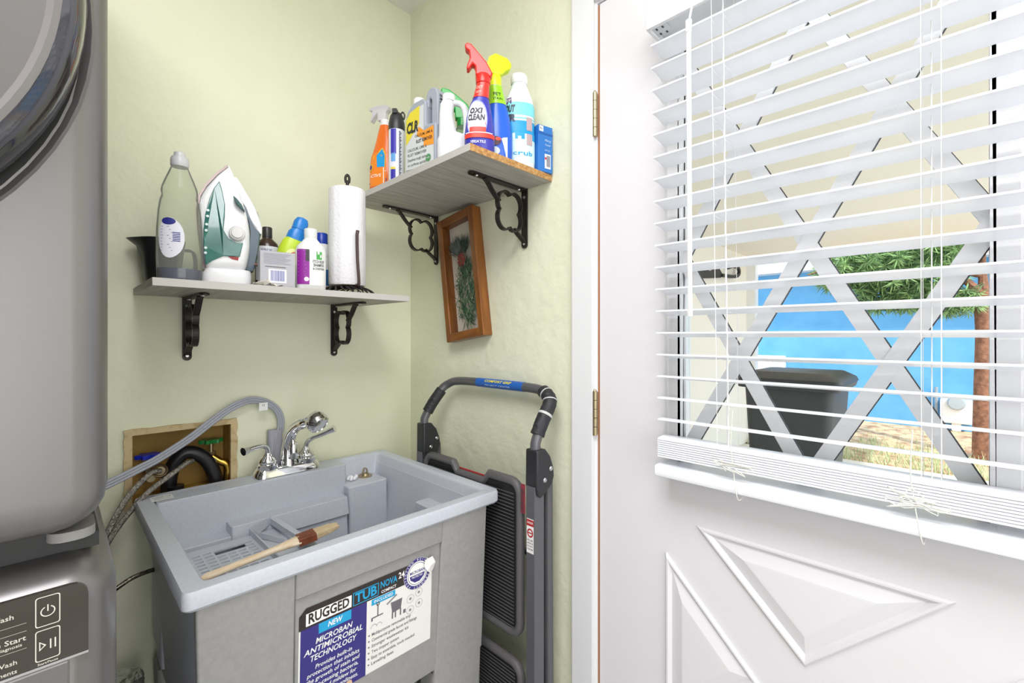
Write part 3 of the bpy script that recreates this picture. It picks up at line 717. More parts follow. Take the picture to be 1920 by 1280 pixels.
for i, s in enumerate(('MICROBAN', 'ANTIMICROBIAL', 'TECHNOLOGY')): text(st, s, S(.0006), -.532, HB-.031-i*.0145, .0150, (.070, .112, .088)[i], 4, shear=.2, off=.015)
for i, s in enumerate(('Provides built-in', 'protection that inhibits', 'the growth of stain and', 'odor-causing bacteria,', 'mold and mildew for', 'maximum cleanliness.')):
    text(st, s, S(.0006), -.532, HB-.078-i*.0113, .0112, (.070, .100, .102, .096, .090, .096)[i], 4, shear=.2, off=.008)
patch(st, [(-.51, VB), (-.495, VB), (-.497, .588), (-.503, .590), (-.508, .587)], S(.0006), 6)
# seal
cu_, cv_ = -.352, .741
patch(st, disc(cu_, cv_, .0335), S(.0006), 4); ringp(st, cu_, cv_, .026, .033, S(.0008), 2); ringp(st, cu_, cv_, .0225, .0235, S(.0008), 2)
patch(st, [(cu_-.019, cv_-.002), (cu_+.019, cv_-.002), (cu_+.0165, cv_-.010), (cu_+.006, cv_-.018), (cu_-.006, cv_-.018), (cu_-.0165, cv_-.010)], S(.0008), 2)
text(st, 'MICROBAN', S(.0008), cu_, cv_+.004, .009, .037, 2, off=.02); text(st, 'PROTECTED', S(.001), cu_, cv_-.006, .006, .027, 4)
for k in range(28):
    a = R(k*360/28); ss = 'BUILT IN PRODUCT PROTECTION '[k % 28]
    if ss != ' ':
        ca, sa = cos(-a+pi/2), sin(-a+pi/2); c0 = (cu_+.0295*ca, cv_+.0295*sa); al = -a
        text(st, ss, (lambda u, v, c0=c0, al=al: sf(c0[0]+u*cos(al)-v*sin(al), c0[1]+u*sin(al)+v*cos(al), .001)), 0, 0, .006, None, 4)
patch(st, cut(-.458, -.405, HB-.013, HB-.001), S(.0006), 3); text(st, 'INCLUDED', S(.0008), -.4315, HB-.007, .0085, .042, 4, off=.01)
# pictograms: faucet, sink, circles
for q in (cut(-.445, -.4425, .690, .712), cut(-.456, -.432, .688, .6905), cut(-.458, -.4545, .683, .690)): patch(st, q, S(.0006), 5)
ringp(st, -.4437, .714, .0015, .004, S(.0006), 5, n=12); bar_ = [(-.425, .705), (-.402, .717), (-.400, .714), (-.423, .702)]; patch(st, bar_, S(.0006), 7)
patch(st, [(-.415, .703), (-.388, .703), (-.391, .682), (-.411, .680)], S(.0006), 5)
for u_ in (-.412, -.405, -.393): patch(st, cut(u_, u_+.003, .668, .683), S(.0007), 5)
patch(st, cut(-.385, -.379, .668, .676), S(.0006), 5)
for cu2, cv2 in ((-.368, .692), (-.347, .698), (-.368, .668), (-.346, .674)): ringp(st, cu2, cv2, .0082, .0088, S(.0006), 7, n=20); patch(st, disc(cu2, cv2, .003, 8), S(.0006), 7)
ringp(st, -.452, .669, .006, .0068, S(.0006), 7, a0=0, a1=180); ringp(st, -.440, .669, .005, .0058, S(.0006), 7, a0=0, a1=180)
for i, s in enumerate(('Multipurpose removable tray', 'Commercial grade faucet and fittings', 'Stronger wastewater kit', 'Two stopper system', 'Easy to assemble, tools needed', 'Leveling feet')):
    text(st, s, S(.0006), -.456, .656-i*.0118, .0092, (.090, .105, .085, .062, .100, .05)[i], 5, align='L'); patch(st, rectp(-.4635, -.4605, .655-i*.0118, .658-i*.0118), S(.0006), 5)
obj('product_sticker', st, Mst, sk, smooth=False, weld=False, recalc=False)
b = B(); P = [(-.335, .765), (-.318, .769), (-.312, .755), (-.313, .738), (-.322, .732), (-.333, .742), (-.337, .752)]
G = [b.verts.new(sf(u, v, .004+.003*((i*7) % 3))) for i, (u, v) in enumerate(P)]; c = b.verts.new(sf(-.324, .75, .009))
for i in range(len(P)): b.faces.new((c, G[i], G[(i+1) % len(P)]))
obj('peeled_corner', b, flat('efe9e4', .7), sk, smooth=False)
b = B(); f = lambda u, v: Vector((u, v, SZ+.0008)); patch(b, [(-.742, -.085), (-.700, -.085), (-.700, -.045), (-.742, -.045)], f, 0)
text(b, 'RUGGED TUB', lambda u, v: Vector((u, v, SZ+.0012)), -.721, -.058, .009, .036, 1); text(b, 'MADE IN USA', lambda u, v: Vector((u, v, SZ+.0012)), -.721, -.072, .007, .03, 1)
obj('rim_label', b, [flat('f1f1f0', .5), flat('8d9096')], sk, smooth=False, recalc=False, weld=False)

# ------------------------------------------------------------------ faucet
fc = thing('faucet', 'chrome two-handle faucet with a pull-out spray head on the back of the sink', 'faucet', (-.44, -.058, .869))
b = B(); loft(b, [lp(-.525, -.353, -.086, -.028, .8692, .022, 6), lp(-.524, -.354, -.085, -.029, .878, .022, 6), lp(-.518, -.360, -.080, -.034, .891, .02, 6), lp(-.514, -.364, -.077, -.037, .893, .018, 6)]); obj('base_plate', b, M_chrome, fc)
for x, tip in ((-.490, [(-.490, -.058, .928), (-.492, -.060, .944), (-.503, -.064, .953), (-.520, -.070, .9545), (-.540, -.076, .953), (-.556, -.082, .951)]), (-.388, [(-.388, -.058, .928), (-.386, -.062, .945), (-.375, -.074, .957), (-.360, -.088, .965), (-.345, -.102, .974), (-.330, -.116, .984)])):
    b = B(); lathe(b, [(.024, 0), (.026, .004), (.0255, .015), (.0215, .018), (.0235, .023), (.0205, .031), (.0130, .037), (.0115, .041), (.0085, .046)], (x, -.058, .886), 'z', 28)
    tube(b, tip, [.0075, .0066, .0062, .0068, .0074, .0108], n=14, sub=5)
    obj('handle', b, M_chrome, fc)
b = B(); 
secs = [(-.438, -.058, .886, .0205, .017), (-.438, -.058, .91, .018, .015), (-.437, -.059, .94, .0155, .014), (-.436, -.066, .965, .0140, .0145), (-.432, -.082, .988, .0125, .014), (-.427, -.105, 1.004, .0115, .013), (-.422, -.125, 1.012, .0115, .0125)]
tube(b, [s[:3] for s in secs], [s[3]*1.15 for s in secs], n=18, sub=4)
lathe(b, [(.013, 0), (.013, .03), (.010, .045), (.003, .052)], (-.431, -.078, .910), 'z', 20)
obj('spout', b, M_chrome, fc)
b = B(); tube(b, [(-.424, -.118, 1.009), (-.420, -.135, 1.016), (-.416, -.150, 1.021), (-.412, -.163, 1.024)], [.0150, .0158, .0148, .0170], n=18, sub=4)
hp = Vector((-.406, -.178, 1.021)); ax = Vector((.25, -.55, -.45)).normalized(); q = ax.to_track_quat('Z', 'Y').to_matrix()
lathe(b, [(.012, -.026), (.022, -.020), (.0285, -.007), (.0295, .005), (.0265, .014), (.021, .0175), (.0205, .0155), (.001, .0145)], hp, lambda x, y, h: q @ Vector((x, y, h)), 32)
obj('spray_head', b, M_chrome, fc)

# ------------------------------------------------------------------ brush lying in the sink
M_bw = mat('pale_beech', 'f6e4c8', .5, c2='e9cda6', nscale=8, stretch=(3, 20, 20))
bz = .7725
bt = thing('pastry_brush', 'wooden-handled brush with leather-brown ferrule lying across the sink tray', 'brush', (-.59, -.32, .765))
p0, p1 = Vector((-.698, -.347, .777)), Vector((-.455, -.377, .812)); dv = (p1-p0).normalized(); sv = Vector((0, 0, 1)).cross(dv).normalized(); uv = dv.cross(sv)
b = B(); secs = [(0, .0045, .004), (.01, .008, .006), (.04, .0075, .0055), (.09, .0065, .0055), (.13, .007, .006), (.155, .0105, .007), (.172, .0150, .0075), (.180, .0150, .0075)]
loft(b, [[p0+dv*s+sv*(a*1.22*cos(2*pi*k/16))+uv*(c*1.15*sin(2*pi*k/16)) for k in range(16)] for s, a, c in secs]); obj('handle', b, M_bw, bt)
b = B(); 
def bx(s0, s1, w0, w1, h0, h1):
    loft(b, [[p0+dv*s+sv*x+uv*y for x, y in rrect(-w, w, -h, h, .002)] for s, w, h in ((s0, w0, h0), (s1, w1, h1))])
bx(.176, .212, .0175, .0185, .0085, .0080); obj('ferrule', b, mat('leather_ferrule', '8a4b2c', .5, c2='6b331c', nscale=40), bt)
b = B(); bx(.211, .245, .0160, .0150, .0070, .0060); bx(.2445, .262, .0150, .0115, .0060, .0030)
rr = random.Random(4)
for k in range(90):
    y_ = rr.uniform(-.0145, .0145); z_ = rr.uniform(-.006, .006); e = p0+dv*(.255+rr.random()*.010)+sv*y_*.85+uv*z_*.6
    tube(b, [p0+dv*.212+sv*y_+uv*z_, e], .0006, n=4)
obj('bristles', b, mat('bristle', 'd9c6a4', .8, c2='c0a67e', nscale=30, stretch=(2, 30, 30)), bt)
# ================================================================== SHELVES AND BRACKETS
b = B(); box(b, -.767, -.193, -.292, -.001, 1.348, 1.364)
s1 = obj('wall_shelf', b, [M_shelfy], smooth=False, bevel=.001); tag(s1, 'lower grey wood-grain wall shelf holding the steam iron and paper towels', 'shelf')
b = B(); box(b, -.275, -.001, -.6545, -.090, 1.648, 1.664)
s2 = obj('wall_shelf', b, [M_shelf, M_chip], smooth=False); tag(s2, 'upper grey wood-grain wall shelf with bare particle-board end, full of cleaners', 'shelf')
b = B(); box(b, -.2745, -.0015, -.6555, -.6545, 1.6483, 1.6637); obj('cut_end', b, M_chip, s2, smooth=False, label='raw particle-board end')
b = B(); box(b, -.2758, -.275, -.6545, -.0905, 1.6482, 1.6638); obj('edge_band', b, M_edge, s2, smooth=False)
b = B(); box(b, -.766, -.194, -.2928, -.292, 1.3483, 1.3637); obj('edge_band', b, M_edge, s1, smooth=False)
SOUT = .20
def make_bracket(label):
    """local: wall at y=0, reaches out to −y, shelf underside at z=0"""
    t = thing('shelf_bracket', label, 'shelf bracket', group='black scrolled iron shelf brackets')
    b = B(); bar(b, [(0, 0-.002, -.0035), (0, -.190, -.0035)], .020, .004, (1, 0, 0)); lathe(b, [(.010, 0), (.010, .004)], (0, -.190, -.0055), 'z', 16)
    obj('flange', b, M_black, t, local=True, smooth=False)
    b = B(); bar(b, [(0, -.003, 0), (0, -.003, -.150)], .020, .004, (1, 0, 0)); lathe(b, [(.010, -.005), (.010, -.001)], (0, 0, -.150), 'y', 16)
    obj('wall_plate', b, M_black, t, local=True, smooth=False)
    b = B(); c = Vector((0, -.062, -.072)); pts = []
    for k in range(64):
        a = 2*pi*k/64; r = .036+.014*abs(sin(2*a))**.8; pts.append(c+Vector((0, -cos(a)*r, sin(a)*r*1.15)))
    bar(b, pts, .014, .004, (1, 0, 0), closed=True)
    bar(b, [(0, -.150, -.0055), (0, -.140, -.012), (0, -.120, -.034), (0, -.099, -.052)], .014, .0045, (1, 0, 0), sub=3)
    bar(b, [(0, -.046, -.114), (0, -.030, -.126), (0, -.012, -.138), (0, -.004, -.146)], .014, .0045, (1, 0, 0), sub=3)
    obj('scroll', b, M_black, t, local=True, smooth=False)
    for y, z, n in ((-.025, -.001, 'z'), (-.175, -.001, 'z'), (-.006, -.022, 'y'), (-.006, -.148, 'y')):
        b = B()
        if n == 'z': cyl(b, (0, y, -.008), (0, y, -.0055), .0035, .0042, n=12)
        else: cyl(b, (0, -.0065, z), (0, -.0045, z), .0035, .0042, n=12)
        obj('screw', b, M_steel, t, local=True)
    return t
def dup(root, loc, rz, label):
    r = root.copy(); COL.objects.link(r); r.location = loc; r.rotation_euler = (0, 0, rz); r['label'] = label
    for ch in list(root.children):
        c = ch.copy(); COL.objects.link(c); c.parent = r
        for g in ch.children:
            d = g.copy(); COL.objects.link(d); d.parent = c
    return r
bk = make_bracket('black scrolled iron bracket under the left end of the lower shelf'); bk.location = (-.662, -.0005, 1.348)
dup(bk, (-.282, -.0005, 1.348), 0, 'black scrolled iron bracket under the paper towels on the lower shelf')
dup(bk, (-.0005, -.562, 1.648), R(-90), 'black scrolled iron bracket near the bare end of the upper shelf')
dup(bk, (-.0005, -.158, 1.648), R(-90), 'black scrolled iron bracket on the upper shelf, partly behind the wooden frame')

# ------------------------------------------------------------------ tilted shadow-box picture
pf = thing('picture_frame', 'tilted oak shadow-box frame holding dried flowers, hanging under the upper shelf', 'picture frame', (-.0, -.318, 1.4345), rot=(R(-8.0), 0, 0))
FW, FH, FD = .0875, .195, .036
fl = lambda u, v, d: Vector((d, u, v))
for a, c, e, g_ in ((-FW, -FW+.022, -FH, FH), (FW-.022, FW, -FH, FH)):
    b = B(); box(b, -FD, 0, a, c, e, g_); obj('stile', b, M_wood, pf, local=True, smooth=False, bevel=.003)
M_rail = mat('oak_frame_rail', '91571b', .38, c2='6f3d10', nscale=9, stretch=(6, .7, 6), coat=.3)
for e, g_ in ((-FH, -FH+.026), (FH-.026, FH)):
    b = B(); box(b, -FD+.0003, 0, -FW+.022, FW-.022, e, g_); obj('rail', b, M_rail, pf, local=True, smooth=False, bevel=.003)
b = B(); box(b, -.003, 0, -FW+.02, FW-.02, -FH+.02, FH-.02); obj('backing', b, flat('ddd5c6', .8), pf, local=True, smooth=False)
b = B(); box(b, -.0305, -.029, -FW+.02, FW-.02, -FH+.02, FH-.02); obj('glass', b, clear('frame_glass', 'ffffff', .07), pf, local=True, smooth=False)
b = B(); rr = random.Random(12)
def leaf(p, d, L, wd, mi):
    d = Vector(d).normalized(); s = d.cross(Vector((1, 0, 0))).normalized()*wd; s = s+Vector((rr.uniform(-.3, .3)*wd, 0, 0)); p = Vector(p)
    v = [b.verts.new(q) for q in (p, p+d*L*.5+s, p+d*L, p+d*L*.5-s)]; b.faces.new(v).material_index = mi
for k in range(520):
    t = rr.random(); z = -.150+t*.190; wmax = .008+.030*sin(min(1, (t+.12))*2.6); y = rr.uniform(-1, 1)*wmax-.004
    a = rr.uniform(-1.0, 1.0)+ (y*12); leaf((rr.uniform(-.022, -.006), y, z), (0, sin(a), cos(a) if rr.random() < .7 else -cos(a)), .020+.014*rr.random(), .0014, rr.choice((0, 0, 1, 1, 2)))
for k in range(150):
    a = rr.uniform(.1, 1.0); leaf((rr.uniform(-.024, -.016), rr.uniform(-.008, .016), rr.uniform(.055, .08)), (0, sin(a), cos(a)), .045+.02*rr.random(), .0022, 3)
for k in range(60):
    a = rr.uniform(-.7, .1); leaf((rr.uniform(-.020, -.010), rr.uniform(-.018, .01), rr.uniform(.06, .09)), (0, sin(a), cos(a)), .04+.02*rr.random(), .0009, 1)
for k in range(90):
    a = rr.random()*6.28; r = .014*rr.random()**.5; leaf((-.024, -.005+r*cos(a), .050+1.2*r*sin(a)), (0, cos(a+1), sin(a+1)), .008, .0035, 4)
obj('dried_flowers', b, [mat('sprig_green', '3c6a46', .8), mat('sprig_dark', '2c4a38', .8), mat('sprig_pale', '7f9a6c', .8), mat('dried_grey_leaf', '6d7470', .9, c2='505a56', nscale=60), mat('dried_red_bloom', '8c3a36', .8)], pf, local=True, smooth=False, weld=False, recalc=False)

# ================================================================== STEP LADDER
ld = thing('step_ladder', 'folded grey step ladder with black treads leaning in the corner beside the sink', 'step ladder', (-.07, -.455, 0))
YA, YB = -.235, -.690
def tb(name, pts, r, m, sub=5, n=14, **k):
    b = B(); tube(b, pts, r, n=n, sub=sub); return obj(name, b, m, ld, **k)
tb('handle', [(-.104, YA+.002, .86), (-.104, YA, .975), (-.098, YA-.003, 1.01), (-.060, YA-.022, 1.080), (-.040, YA-.040, 1.103), (-.032, YA-.075, 1.113), (-.030, -.40, 1.116), (-.030, -.55, 1.116), (-.032, -.625, 1.115), (-.036, -.664, 1.108), (-.052, YB-.002, 1.085), (-.098, YB+.0, 1.01), (-.104, YB, .975), (-.104, YB, .86)], .0125, M_grey)
b = B(); tube(b, [(-.094, YA-.004, 1.018), (-.078, YA-.012, 1.048), (-.055, YA-.024, 1.084)], .0165, n=16, sub=6); cyl(b, (-.079, YA-.012, 1.0475), (-.078, YA-.0125, 1.0495), .0168); obj('grip', b, M_foam, ld)
b = B(); P = smoothpath([(-.096, YB+.001, 1.016), (-.080, YB+.0, 1.045), (-.052, YB, 1.085), (-.042, -.678, 1.101), (-.034, -.655, 1.111)], 9); rr = random.Random(6)
tube(b, P, [.0165+.0012*rr.random() for _ in P], n=16); obj('grip', b, M_foam, ld, label='foam grip wrapped with torn tape')
b = B()
for i in (12, 20, 30):
    tube(b, [P[i], P[i+1]], .0182, n=16)
obj('tape', b, flat('c9c9c6', .5), ld)
# blue handle wrap label
b = B(); tube(b, [(-.030, -.405, 1.116), (-.030, -.585, 1.116)], .0132, n=20); cyl(b, (-.030, -.403, 1.116), (-.030, -.405, 1.116), .0133); cyl(b, (-.030, -.585, 1.116), (-.030, -.587, 1.116), .0133)
wl = obj('handle_label', b, flat('1f5fb4', .3), ld)
b = B()
def hf(u, v): a = R(200)+v/.0136; return Vector((-.030+.0136*cos(a), u, 1.116-.0136*sin(a)))
def hf(u, v):
    a = pi-.15-v/.0138; return Vector((-.030+.0138*cos(a), -u, 1.116+.0138*sin(a)))
text(b, 'COMFORT GRIP', hf, .495, .006, .010, .105, 0, shear=.2, off=.03); text(b, 'PROJECT CENTER', hf, .495, -.006, .006, .10, 1, off=.01)
obj('label_lettering', b, [flat('f0e23a', .3), flat('bcd8f2', .3)], ld, smooth=False, recalc=False)
# plastic hinge plates
for y, s in ((YA, 1), (YB, 1)):
    b = B(); prof = [(-.118, .985), (-.088, .985), (-.070, .965), (-.058, .935), (-.056, .915), (-.064, .895), (-.090, .880), (-.104, .872), (-.116, .880), (-.119, .900)]
    prism(b, prof, lambda u, v, d: Vector((u, d, v)), y-.019, y+.019)
    hp_ = obj('hinge_plate', b, M_dark, ld, bevel=.004)
    for u, v in ((-.070, .935), (-.092, .912)):
        b = B(); cyl(b, (u, y-.0195, v), (u, y-.022, v), .006, .004, n=14); obj('rivet', b, M_steel, hp_)
# front rails, rear legs, crossbars
for y in (YA+.0, YB+.0):
    b = B(); prism(b, [(-.122, y-.013), (-.088, y-.013), (-.088, y-.010), (-.119, y-.010), (-.119, y+.010), (-.088, y+.010), (-.088, y+.013), (-.122, y+.013)], lambda u, v, d: Vector((u, v, d)), .02, .90)
    obj('front_rail', b, M_grey, ld, smooth=False, bevel=.001)
    b = B(); tube(b, [(-.052, y+.006, .915), (-.052, y+.004, .5), (-.050, y+.002, .02)], .0125, n=14); obj('rear_leg', b, M_grey, ld)
    for x in (-.105, -.050):
        b = B(); box(b, x-.018, x+.018, y-.016, y+.018, 0, .028); obj('foot', b, M_rubber, ld, smooth=False, bevel=.004)
for z in (.30, .70):
    b = B(); cyl(b, (-.052, YA, z), (-.052, YB, z), .008, n=12); obj('cross_bar', b, M_grey, ld)
def step(name, z0, z1, ya, yb, x, notch):
    """folded tread seen from below: rim, ribbed pad"""
    n = 4; P = rrect(yb, ya, z0, z1, .03, 5)
    if notch:
        ym = (ya+yb)/2-.010; P = rrect(yb, ya, z0, z1, .03, 5)
        out = []
        for p in P: out.append(p)
        k = [i for i, p in enumerate(P) if abs(p[1]-z1) < 1e-6]
        i1 = k[0]
        ins = [(ym-.055 if False else ym+.0, z1)]
        P = P[:i1+1]+[(ym+.075, z1), (ym+.055, z1-.024), (ym-.055, z1-.024), (ym-.075, z1)]+P[i1+1:]
    b = B(); c = Vector(((ya+yb)/2, (z0+z1)/2)); 
    tube(b, [Vector((x, p[0], p[1])) for p in P], .011, n=10, closed=True)
    rim = obj('tread_rim', b, M_tray, ld)
    b = B(); q = [(c.x+(p[0]-c.x)*.97, c.y+(p[1]-c.y)*.97) for p in P]; prism(b, q, lambda u, v, d: Vector((d, u, v)), x-.004, x+.008)
    pad = obj('tread', b, M_rubber, ld, smooth=False)
    b = B(); h = z1-z0-(.03 if notch else .0); m = int(h/.0088)
    for i in range(m):
        z = z0+.014+i*.0088
        if z > z1-.016: break
        tube(b, [(x-.0044, yb+.018, z), (x-.0044, ya-.018, z)], .0012, n=6)
    obj('tread_ribs', b, mat('rib_grey_'+name, '58585b', .5), pad)
step('top', .525, .895, YA-.022, YB+.045, -.108, True)
step('low', .16, .448, YA-.022, YB+.045, -.104, False)
b = B(); box(b, -.104, -.100, -.53, -.40, .872, .884); obj('red_latch', b, flat('a8252b'), ld, smooth=False)
b = B(); f = lambda u, v: Vector((-.1224, u, v)); f2 = lambda u, v: Vector((-.1226, -u, v)); y0, y1 = YB-.011, YB+.011
patch(b, rectp(y0, y1, .745, .825), f, 0); patch(b, rectp(y0, y1, .808, .823), f2 if False else (lambda u, v: Vector((-.1225, u, v))), 1)
g3 = lambda u, v: Vector((-.1226, -u, v))
ringp(b, -YB, .792, .006, .0095, g3, 1, sy=1.1); patch(b, rectp(-YB-.006, -YB+.006, .7905, .7935), g3, 1)
text(b, 'DANGER', g3, -YB, .8155, .007, .018, 0); 
for k in range(4): text(b, ('READ LABEL', 'BEFORE USE', 'DO NOT', 'STAND HERE')[k], g3, -YB, .775-k*.007, .0055, .018, 2)
obj('warning_label', b, [flat('f1f0ee'), flat('b3262b'), flat('3c3c40')], ld, smooth=False, recalc=False, weld=False)
b = B(); patch(b, rectp(YB+.018, YB+.032, .83, .90), lambda u, v: Vector((-.1198, u, v)))
obj('red_label', b, mat('red_rail_label', 'a02a38', .5, c2='55303a', nscale=80), ld, smooth=False, recalc=False)
# ================================================================== THINGS ON THE LOWER SHELF (top z 1.364)
ZA = 1.3642
def face(x, y): return math.atan2(-(-.90-x), (-(-1.395-y)) ) * -1 if False else math.atan2(-.90-x, -(-1.395-y))
# rz such that local -y looks at the camera
def pitcher():
    t = thing('pitcher', 'black plastic measuring pitcher at the left end of the lower shelf', 'pitcher', (-.719, -.060, ZA), R(-25))
    b = B(); n = 40; L = []
    for z, r, s in ((0, .030, 0), (.004, .033, 0), (.07, .039, 0), (.095, .042, .008), (.110, .044, .024), (.112, .0445, .026), (.1105, .042, .024), (.095, .040, .010), (.005, .031, 0)):
        L.append([Vector((r*cos(a)-(s*max(0, cos(a-pi))**6), r*sin(a), z)) for a in [2*pi*k/n for k in range(n)]])
    loft(b, L); obj('body', b, mat('black_pitcher', '1b1b1e', .35), t, local=True)
    b = B(); bar(b, [(.034, .026, .095), (.050, .044, .092), (.052, .046, .05), (.030, .024, .03)], .014, .006, (0, 1, 0), sub=5); obj('handle', b, mat('black_pitcher_handle', '1b1b1e', .35), t, local=True)
pitcher()
def soap():
    x, y = -.711, -.215; t = thing('dish_soap_bottle', 'clear dish soap bottle nearly empty with dark blue liquid, left of the iron', 'bottle', (x, y, ZA), R(-10))
    S_ = Body([(0, .036, .022), (.003, .039, .025), (.05, .0405, .027), (.11, .0400, .026), (.150, .0375, .025), (.172, .0345, .023), (.183, .0310, .022), (.192, .0325, .022), (.202, .031, .021), (.222, .0240, .018), (.244, .0155, .0145), (.248, .0145, .0145)], 2.2)
    b = B(); S_.build(b, 48); obj('bottle', b, clear('clear_plastic', 'f3f5ee', .16, .08, .13, 'e9ece2'), t, local=True)
    q = Body([(.003, .0365, .0225), (.010, .0378, .0238), (.028, .0388, .0248)], 2.2); b = B(); q.build(b, 40); obj('soap', b, mat('blue_soap', '0d1660', .15, coat=.5), t, local=True, label='dark blue liquid soap')
    b = B(); lathe(b, [(.0155, .246), (.0165, .249), (.0165, .262), (.015, .264), (.015, .266), (.011, .268), (.010, .276), (.007, .278)], n=28); obj('cap', b, flat('cfcfd2', .35), t, local=True)
    b = B(); S_.blob(b, -.016, .090, .0235, .042, .0006, 0); pm = [flat('e9e9f2'), flat('2b2f86'), flat('8f93b5')]
    S_.blob(b, -.018, .124, .013, .0075, .0010, 1)
    f = S_.fn(.0011)
    for k in range(9): patch(b, rectp(-.033, -.016+(k % 3)*.003, .112-k*.0062, .1132-k*.0062), f, 2)
    for k in range(6): patch(b, rectp(-.010, .001, .100-k*.0035, .1018-k*.0035), f, 1)
    obj('label', b, pm, t, local=True, weld=False)
soap()
def iron():
    t = thing('steam_iron', 'white and teal steam iron standing on its heel on the lower shelf', 'steam iron', (-.600, -.165, ZA), R(-13.6))
    k, kv = .000236, .000278
    def P(pts): return [((x-925)*k, (1128-y)*kv) for x, y in pts]
    F = lambda u, v, d: Vector((u, d, v))
    def shell(name, pts, lev, m, sub=5, parent=t, by=0):
        Q = smoothpath([(u, 0, v) for u, v in P(pts)], sub, closed=True); c = Vector((sum(q.x for q in Q), 0, sum(q.z for q in Q)))/len(Q); b = B()
        loft(b, [[Vector((c.x+(q.x-c.x)*s, d*wfn(q.z)+by, c.z+(q.z-c.z)*s)) for q in Q] for d, s in lev])
        return obj(name, b, m, parent, local=True)
    wfn = lambda z: .25+.75*min(1, max(0, (.290-z)/.16))
    body = [(880, 98), (790, 190), (705, 305), (655, 400), (640, 520), (652, 700), (672, 850), (700, 985), (760, 1010), (900, 1000), (1020, 985), (1062, 860), (1070, 700), (1055, 560), (1010, 400), (950, 220), (905, 115)]
    lev = [(.038, .80), (.046, .93), (.040, 1.0), (-.040, 1.0), (-.046, .93), (-.038, .80)]
    lev = [(-.050, .80), (-.045, .92), (-.034, 1.0), (.034, 1.0), (.045, .92), (.050, .80)]
    shell('body', body, lev, flat('f3f3f4', .25))
    sole = [(885, 90), (872, 94), (780, 188), (695, 300), (645, 400), (630, 520), (642, 700), (662, 860), (690, 1000), (700, 1000), (682, 860), (662, 700), (650, 520), (664, 404), (712, 308), (796, 196), (888, 104)]
    b = B(); Q = P(sole); prism(b, Q, lambda u, v, d: Vector((u, d*wfn(v), v)), -.050, .050); obj('soleplate', b, mat('soleplate', '6b5f5c', .3, metal=.7), t, local=True, smooth=False)
    b = B(); loft(b, [[Vector((x, y, z)) for x, y in rrect(-.062, .038, -.050, .050, .02)] for z in (0, .028)]+[[Vector((x, y, .040)) for x, y in rrect(-.056, .036, -.046, .046, .02)]]); obj('heel', b, flat('f0f0f2', .3), t, local=True, bevel=.002)
    tank = [(815, 250), (770, 320), (735, 420), (705, 540), (690, 680), (690, 820), (708, 968), (760, 930), (850, 885), (985, 880), (1012, 760), (960, 770), (890, 740), (848, 670), (860, 560), (862, 450), (840, 340)]
    b = B(); Q = P(tank); cx = sum(u for u, v in Q)/len(Q); cz = sum(v for u, v in Q)/len(Q)
    prism(b, Q, lambda u, v, d: Vector((u, -(.0475+.0035*max(0, 1-abs(u+.005)/.055))*wfn(v)-d, v)), -.012, .004)
    obj('water_tank', b, mat('teal_tank', '3f7d70', .15, c2='2f6a60', nscale=20, coat=.5), t, local=True, smooth=False, bevel=.0015)
    b = B(); 
    for k_, (u, v) in enumerate(P([(725, 520), (722, 570), (715, 640), (712, 690), (708, 830), (706, 870)])): patch(b, disc(u, v, .003, 10), lambda u, v: Vector((u, -(.0475+.0035*max(0, 1-abs(u+.005)/.055))*wfn(v)-.0048, v)))
    obj('tank_marks', b, flat('dfeeea'), t, local=True, smooth=False, recalc=False)
    (u, v), = P([(962, 690)]); b = B(); lathe(b, [(.0165, .045), (.0165, -.054), (.0140, -.057), (.0125, -.057), (.0110, -.061), (.001, -.062)], (u, 0, v), 'y', 32); obj('steam_dial', b, flat('e4e1df', .35), t, local=True)
    grip = [(1020, 425), (1130, 450), (1165, 560), (1162, 700), (1140, 850), (1110, 965), (1060, 975), (1018, 955), (1045, 860), (1065, 760), (1078, 640), (1060, 520)]
    shell('handle_grip', grip, [(-.024, .85), (-.020, 1), (.020, 1), (.024, .85)], flat('5b6a75', .4))
    top = [(955, 180), (1040, 300), (1125, 440), (1172, 560), (1175, 650), (1120, 610), (1070, 520), (1035, 430), (960, 330), (930, 230)]
    shell('spray_top', top, [(-.026, .8), (-.022, 1), (.022, 1), (.026, .8)], flat('f1f2f4', .25))
    b = B(); Q = P([(930, 378), (960, 400), (1000, 445), (1026, 492), (990, 470), (950, 425)]); prism(b, Q, lambda u, v, d: Vector((u, d, v)), -.0505, -.03); obj('vent_slot', b, flat('2f5c58'), t, local=True, smooth=False)
    b = B(); Q = P([(880, 880), (975, 885), (970, 912), (920, 905)]); prism(b, Q, lambda u, v, d: Vector((u, d, v)), -.0515, -.03); obj('red_stripe', b, flat('a02a2a'), t, local=True, smooth=False)
    b = B(); tube(b, [(.040, -.02, .060), (.060, -.02, .052), (.066, -.02, .025), (.088, .025, .006), (.082, .01, .005), (.070, .02, .005)], .0042, n=10, sub=5); obj('power_cord', b, flat('7a5a52', .6), t, local=True)
iron()
